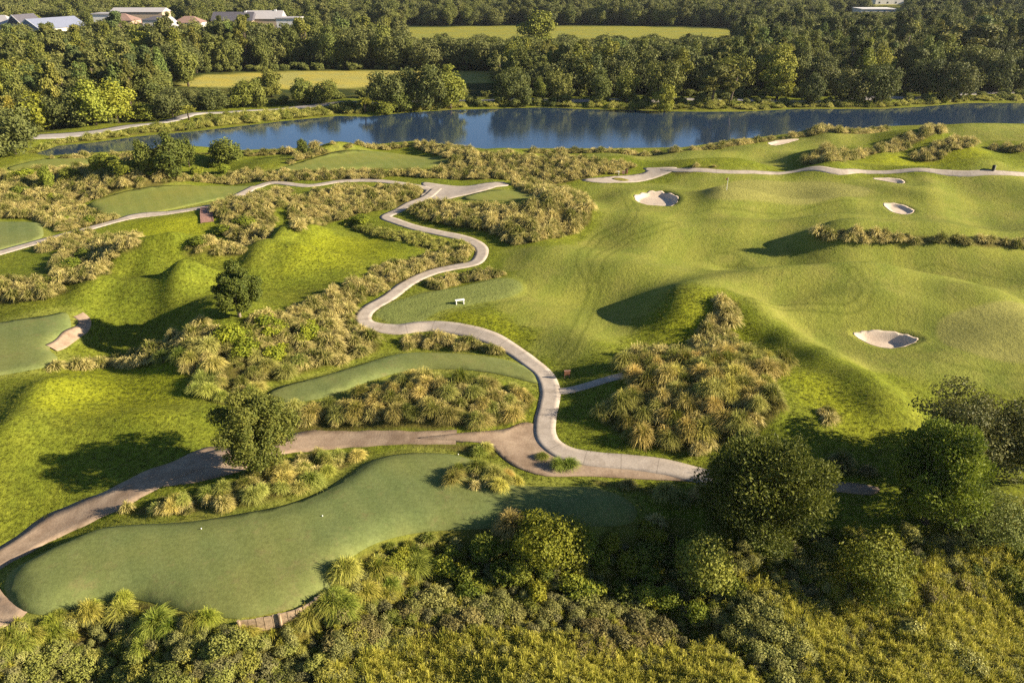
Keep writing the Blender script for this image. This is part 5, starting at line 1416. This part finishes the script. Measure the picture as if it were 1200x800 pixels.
for s in (-1, 1): MB().box(s * .2, 0, .07, .08, .3, .2).build('leg', M['wood'], o)
# flagstick
p = spot(851.5, 223); o = empty('golf_flag', tuple(p)); tag(o, 'thin pale flagstick with small red flag on the green', 'flag')
MB().tube([(0, 0, -.1), (0, 0, 2.3)], [.035, .028], 6).build('pole', M['white'], o)
MB().poly([(0, 0, 2.25), (-.16, .05, 2.22), (-.42, .0, 2.05), (-.16, .03, 1.80), (0, 0, 1.75), (0, .02, 2.25), (-.16, .07, 2.22), (-.42, .02, 2.05), (-.16, .05, 1.80), (0, .02, 1.75)], [(0, 1, 2, 3, 4), (9, 8, 7, 6, 5), (0, 5, 6, 1), (1, 6, 7, 2), (2, 7, 8, 3), (3, 8, 9, 4)]).build('flag_cloth', M['red'], o)
# timber steps below the upper tee path
a = spot(242.5, 243.5); b_ = spot(243, 261); d = b_ - a; L = float(np.hypot(d[0], d[1]))
o = empty('timber_steps', tuple(a), math.atan2(d[1], d[0])); tag(o, 'reddish timber steps leading down from the upper path', 'steps')
ns = int(L / .42)
for i in range(ns):
    q = a + d * ((i + .5) / ns); z = float(H(q[0], q[1])) - a[2]
    MB().box((i + .5) / ns * L, 0, z + .10, L / ns * .86, 1.7, .14).build('step', M['redwood'], o)
for s in (-1, 1):
    m = MB()
    for i in range(ns):
        q = a + d * ((i + .5) / ns); m.box((i + .5) / ns * L, s * .95, float(H(q[0], q[1])) - a[2] + .12, L / ns, .14, .28)
    m.build('side_rail', M['redwood'], o)
# retaining timber at the front tee
o = empty('retaining_wall', (float(BULK[0][0]), float(BULK[0][1]), 0)); tag(o, 'weathered timber retaining wall under the front tee', 'retaining wall')
C = smooth_open(BULK, 6); seglen = np.linalg.norm(np.diff(C, axis=0), axis=1); Lc = np.concatenate([[0], np.cumsum(seglen)])
base = np.array([BULK[0][0], BULK[0][1]])
s_ = 0.0; i = 0
while s_ < Lc[-1] - .25:
    w = .42 + .12 * R.rand(); s1 = min(Lc[-1], s_ + w)
    q0 = np.array([np.interp(s_, Lc, C[:, 0]), np.interp(s_, Lc, C[:, 1])]); q1 = np.array([np.interp(s1, Lc, C[:, 0]), np.interp(s1, Lc, C[:, 1])])
    c = (q0 + q1) / 2; t = (q1 - q0) / np.linalg.norm(q1 - q0); ang = math.atan2(t[1], t[0]); nrm = np.array([t[1], -t[0]])
    top = float(H(*(c - nrm * .7))) + .06 + .07 * R.rand()
    c = c + nrm * .18 - base
    MB().box(c[0], c[1], top - .85, np.linalg.norm(q1 - q0) - .025, .09, 1.7, ang).build('plank', M['wood'], o)
    if i % 5 == 0:
        pc = q0 + nrm * .32 - base
        MB().tube([(pc[0], pc[1], top - 1.8), (pc[0], pc[1], top + .16)], .11, 8).build('post', M['wood'], o)
    s_ = s1; i += 1
# tee markers
for a, b_, l in ((378, 605, 'white tee marker ball nearest the front edge of the front tee'), (236, 620, 'white tee marker ball on the western half of the front tee'), (537, 533, 'white tee marker ball at the back of the front tee')):
    p = spot(a, b_)
    m = MB().tube([(0, 0, 0), (0, 0, .02), (0, 0, .05), (0, 0, .09), (0, 0, .11)], [.02, .04, .045, .04, .015], 10)
    q = m.build('tee_marker', M['white'], None, True); q.location = (p[0], p[1], p[2] + .03); tag(q, l, 'tee marker')

# ------------------------------------------------------------------ light, air, sky
SUN_EL, SUN_AZ = rad(23), rad(9)      # from the right, slightly behind the camera
sd = Vector((math.cos(SUN_EL) * math.cos(SUN_AZ), -math.cos(SUN_EL) * math.sin(SUN_AZ), math.sin(SUN_EL)))
sun = bpy.data.lights.new('sun', 'SUN'); sun.energy = 5.0; sun.angle = rad(.53); sun.color = (1.0, .86, .66)
so = bpy.data.objects.new('sun', sun); COL.objects.link(so)
so.rotation_euler = (-sd).to_track_quat('-Z', 'Y').to_euler(); so.location = (200, -20, 120)
w = bpy.data.worlds.new('World'); scene.world = w; w.use_nodes = True
nt = w.node_tree; nt.nodes.clear()
sky = nt.nodes.new('ShaderNodeTexSky'); sky.sky_type = 'NISHITA'; sky.sun_disc = False
sky.sun_elevation = SUN_EL; sky.sun_rotation = rad(90) + SUN_AZ
sky.air_density = .85; sky.dust_density = .3; sky.ozone_density = 3.0
bg = nt.nodes.new('ShaderNodeBackground'); bg.inputs[1].default_value = .05
wo = nt.nodes.new('ShaderNodeOutputWorld')
nt.links.new(sky.outputs[0], bg.inputs[0]); nt.links.new(bg.outputs[0], wo.inputs[0])

HAZE = True
if HAZE:
    hm = bpy.data.materials.new('haze_air'); hm.use_nodes = True; nt = hm.node_tree; nt.nodes.clear()
    ho = nt.nodes.new('ShaderNodeOutputMaterial'); hv = nt.nodes.new('ShaderNodeVolumePrincipled')
    hv.inputs['Color'].default_value = (.82, .88, .95, 1); hv.inputs['Density'].default_value = .00005; hv.inputs['Anisotropy'].default_value = .25
    nt.links.new(hv.outputs[0], ho.inputs['Volume'])
    m = MB().box(0, 2100, 21, 14200, 4600, 51); m.v = [(x, y, z) for x, y, z in m.v]
    h_ = m.build('haze', hm); struct(h_, 'stuff')

scene.view_settings.view_transform = 'Standard'; scene.view_settings.look = 'None'
scene.view_settings.exposure = 1.52; scene.view_settings.gamma = 1.0
cy = scene.cycles
cy.max_bounces = 5; cy.diffuse_bounces = 2; cy.glossy_bounces = 2; cy.transmission_bounces = 3; cy.transparent_max_bounces = 4; cy.volume_bounces = 0
cy.use_denoising = False
try:
    cy.denoising_input_passes = 'RGB_ALBEDO_NORMAL'; cy.denoising_prefilter = 'ACCURATE'
except Exception: pass
try: cy.denoiser = 'OPENIMAGEDENOISE'
except Exception: pass
cy.use_adaptive_sampling = True; cy.adaptive_threshold = .01; cy.sample_clamp_indirect = 4
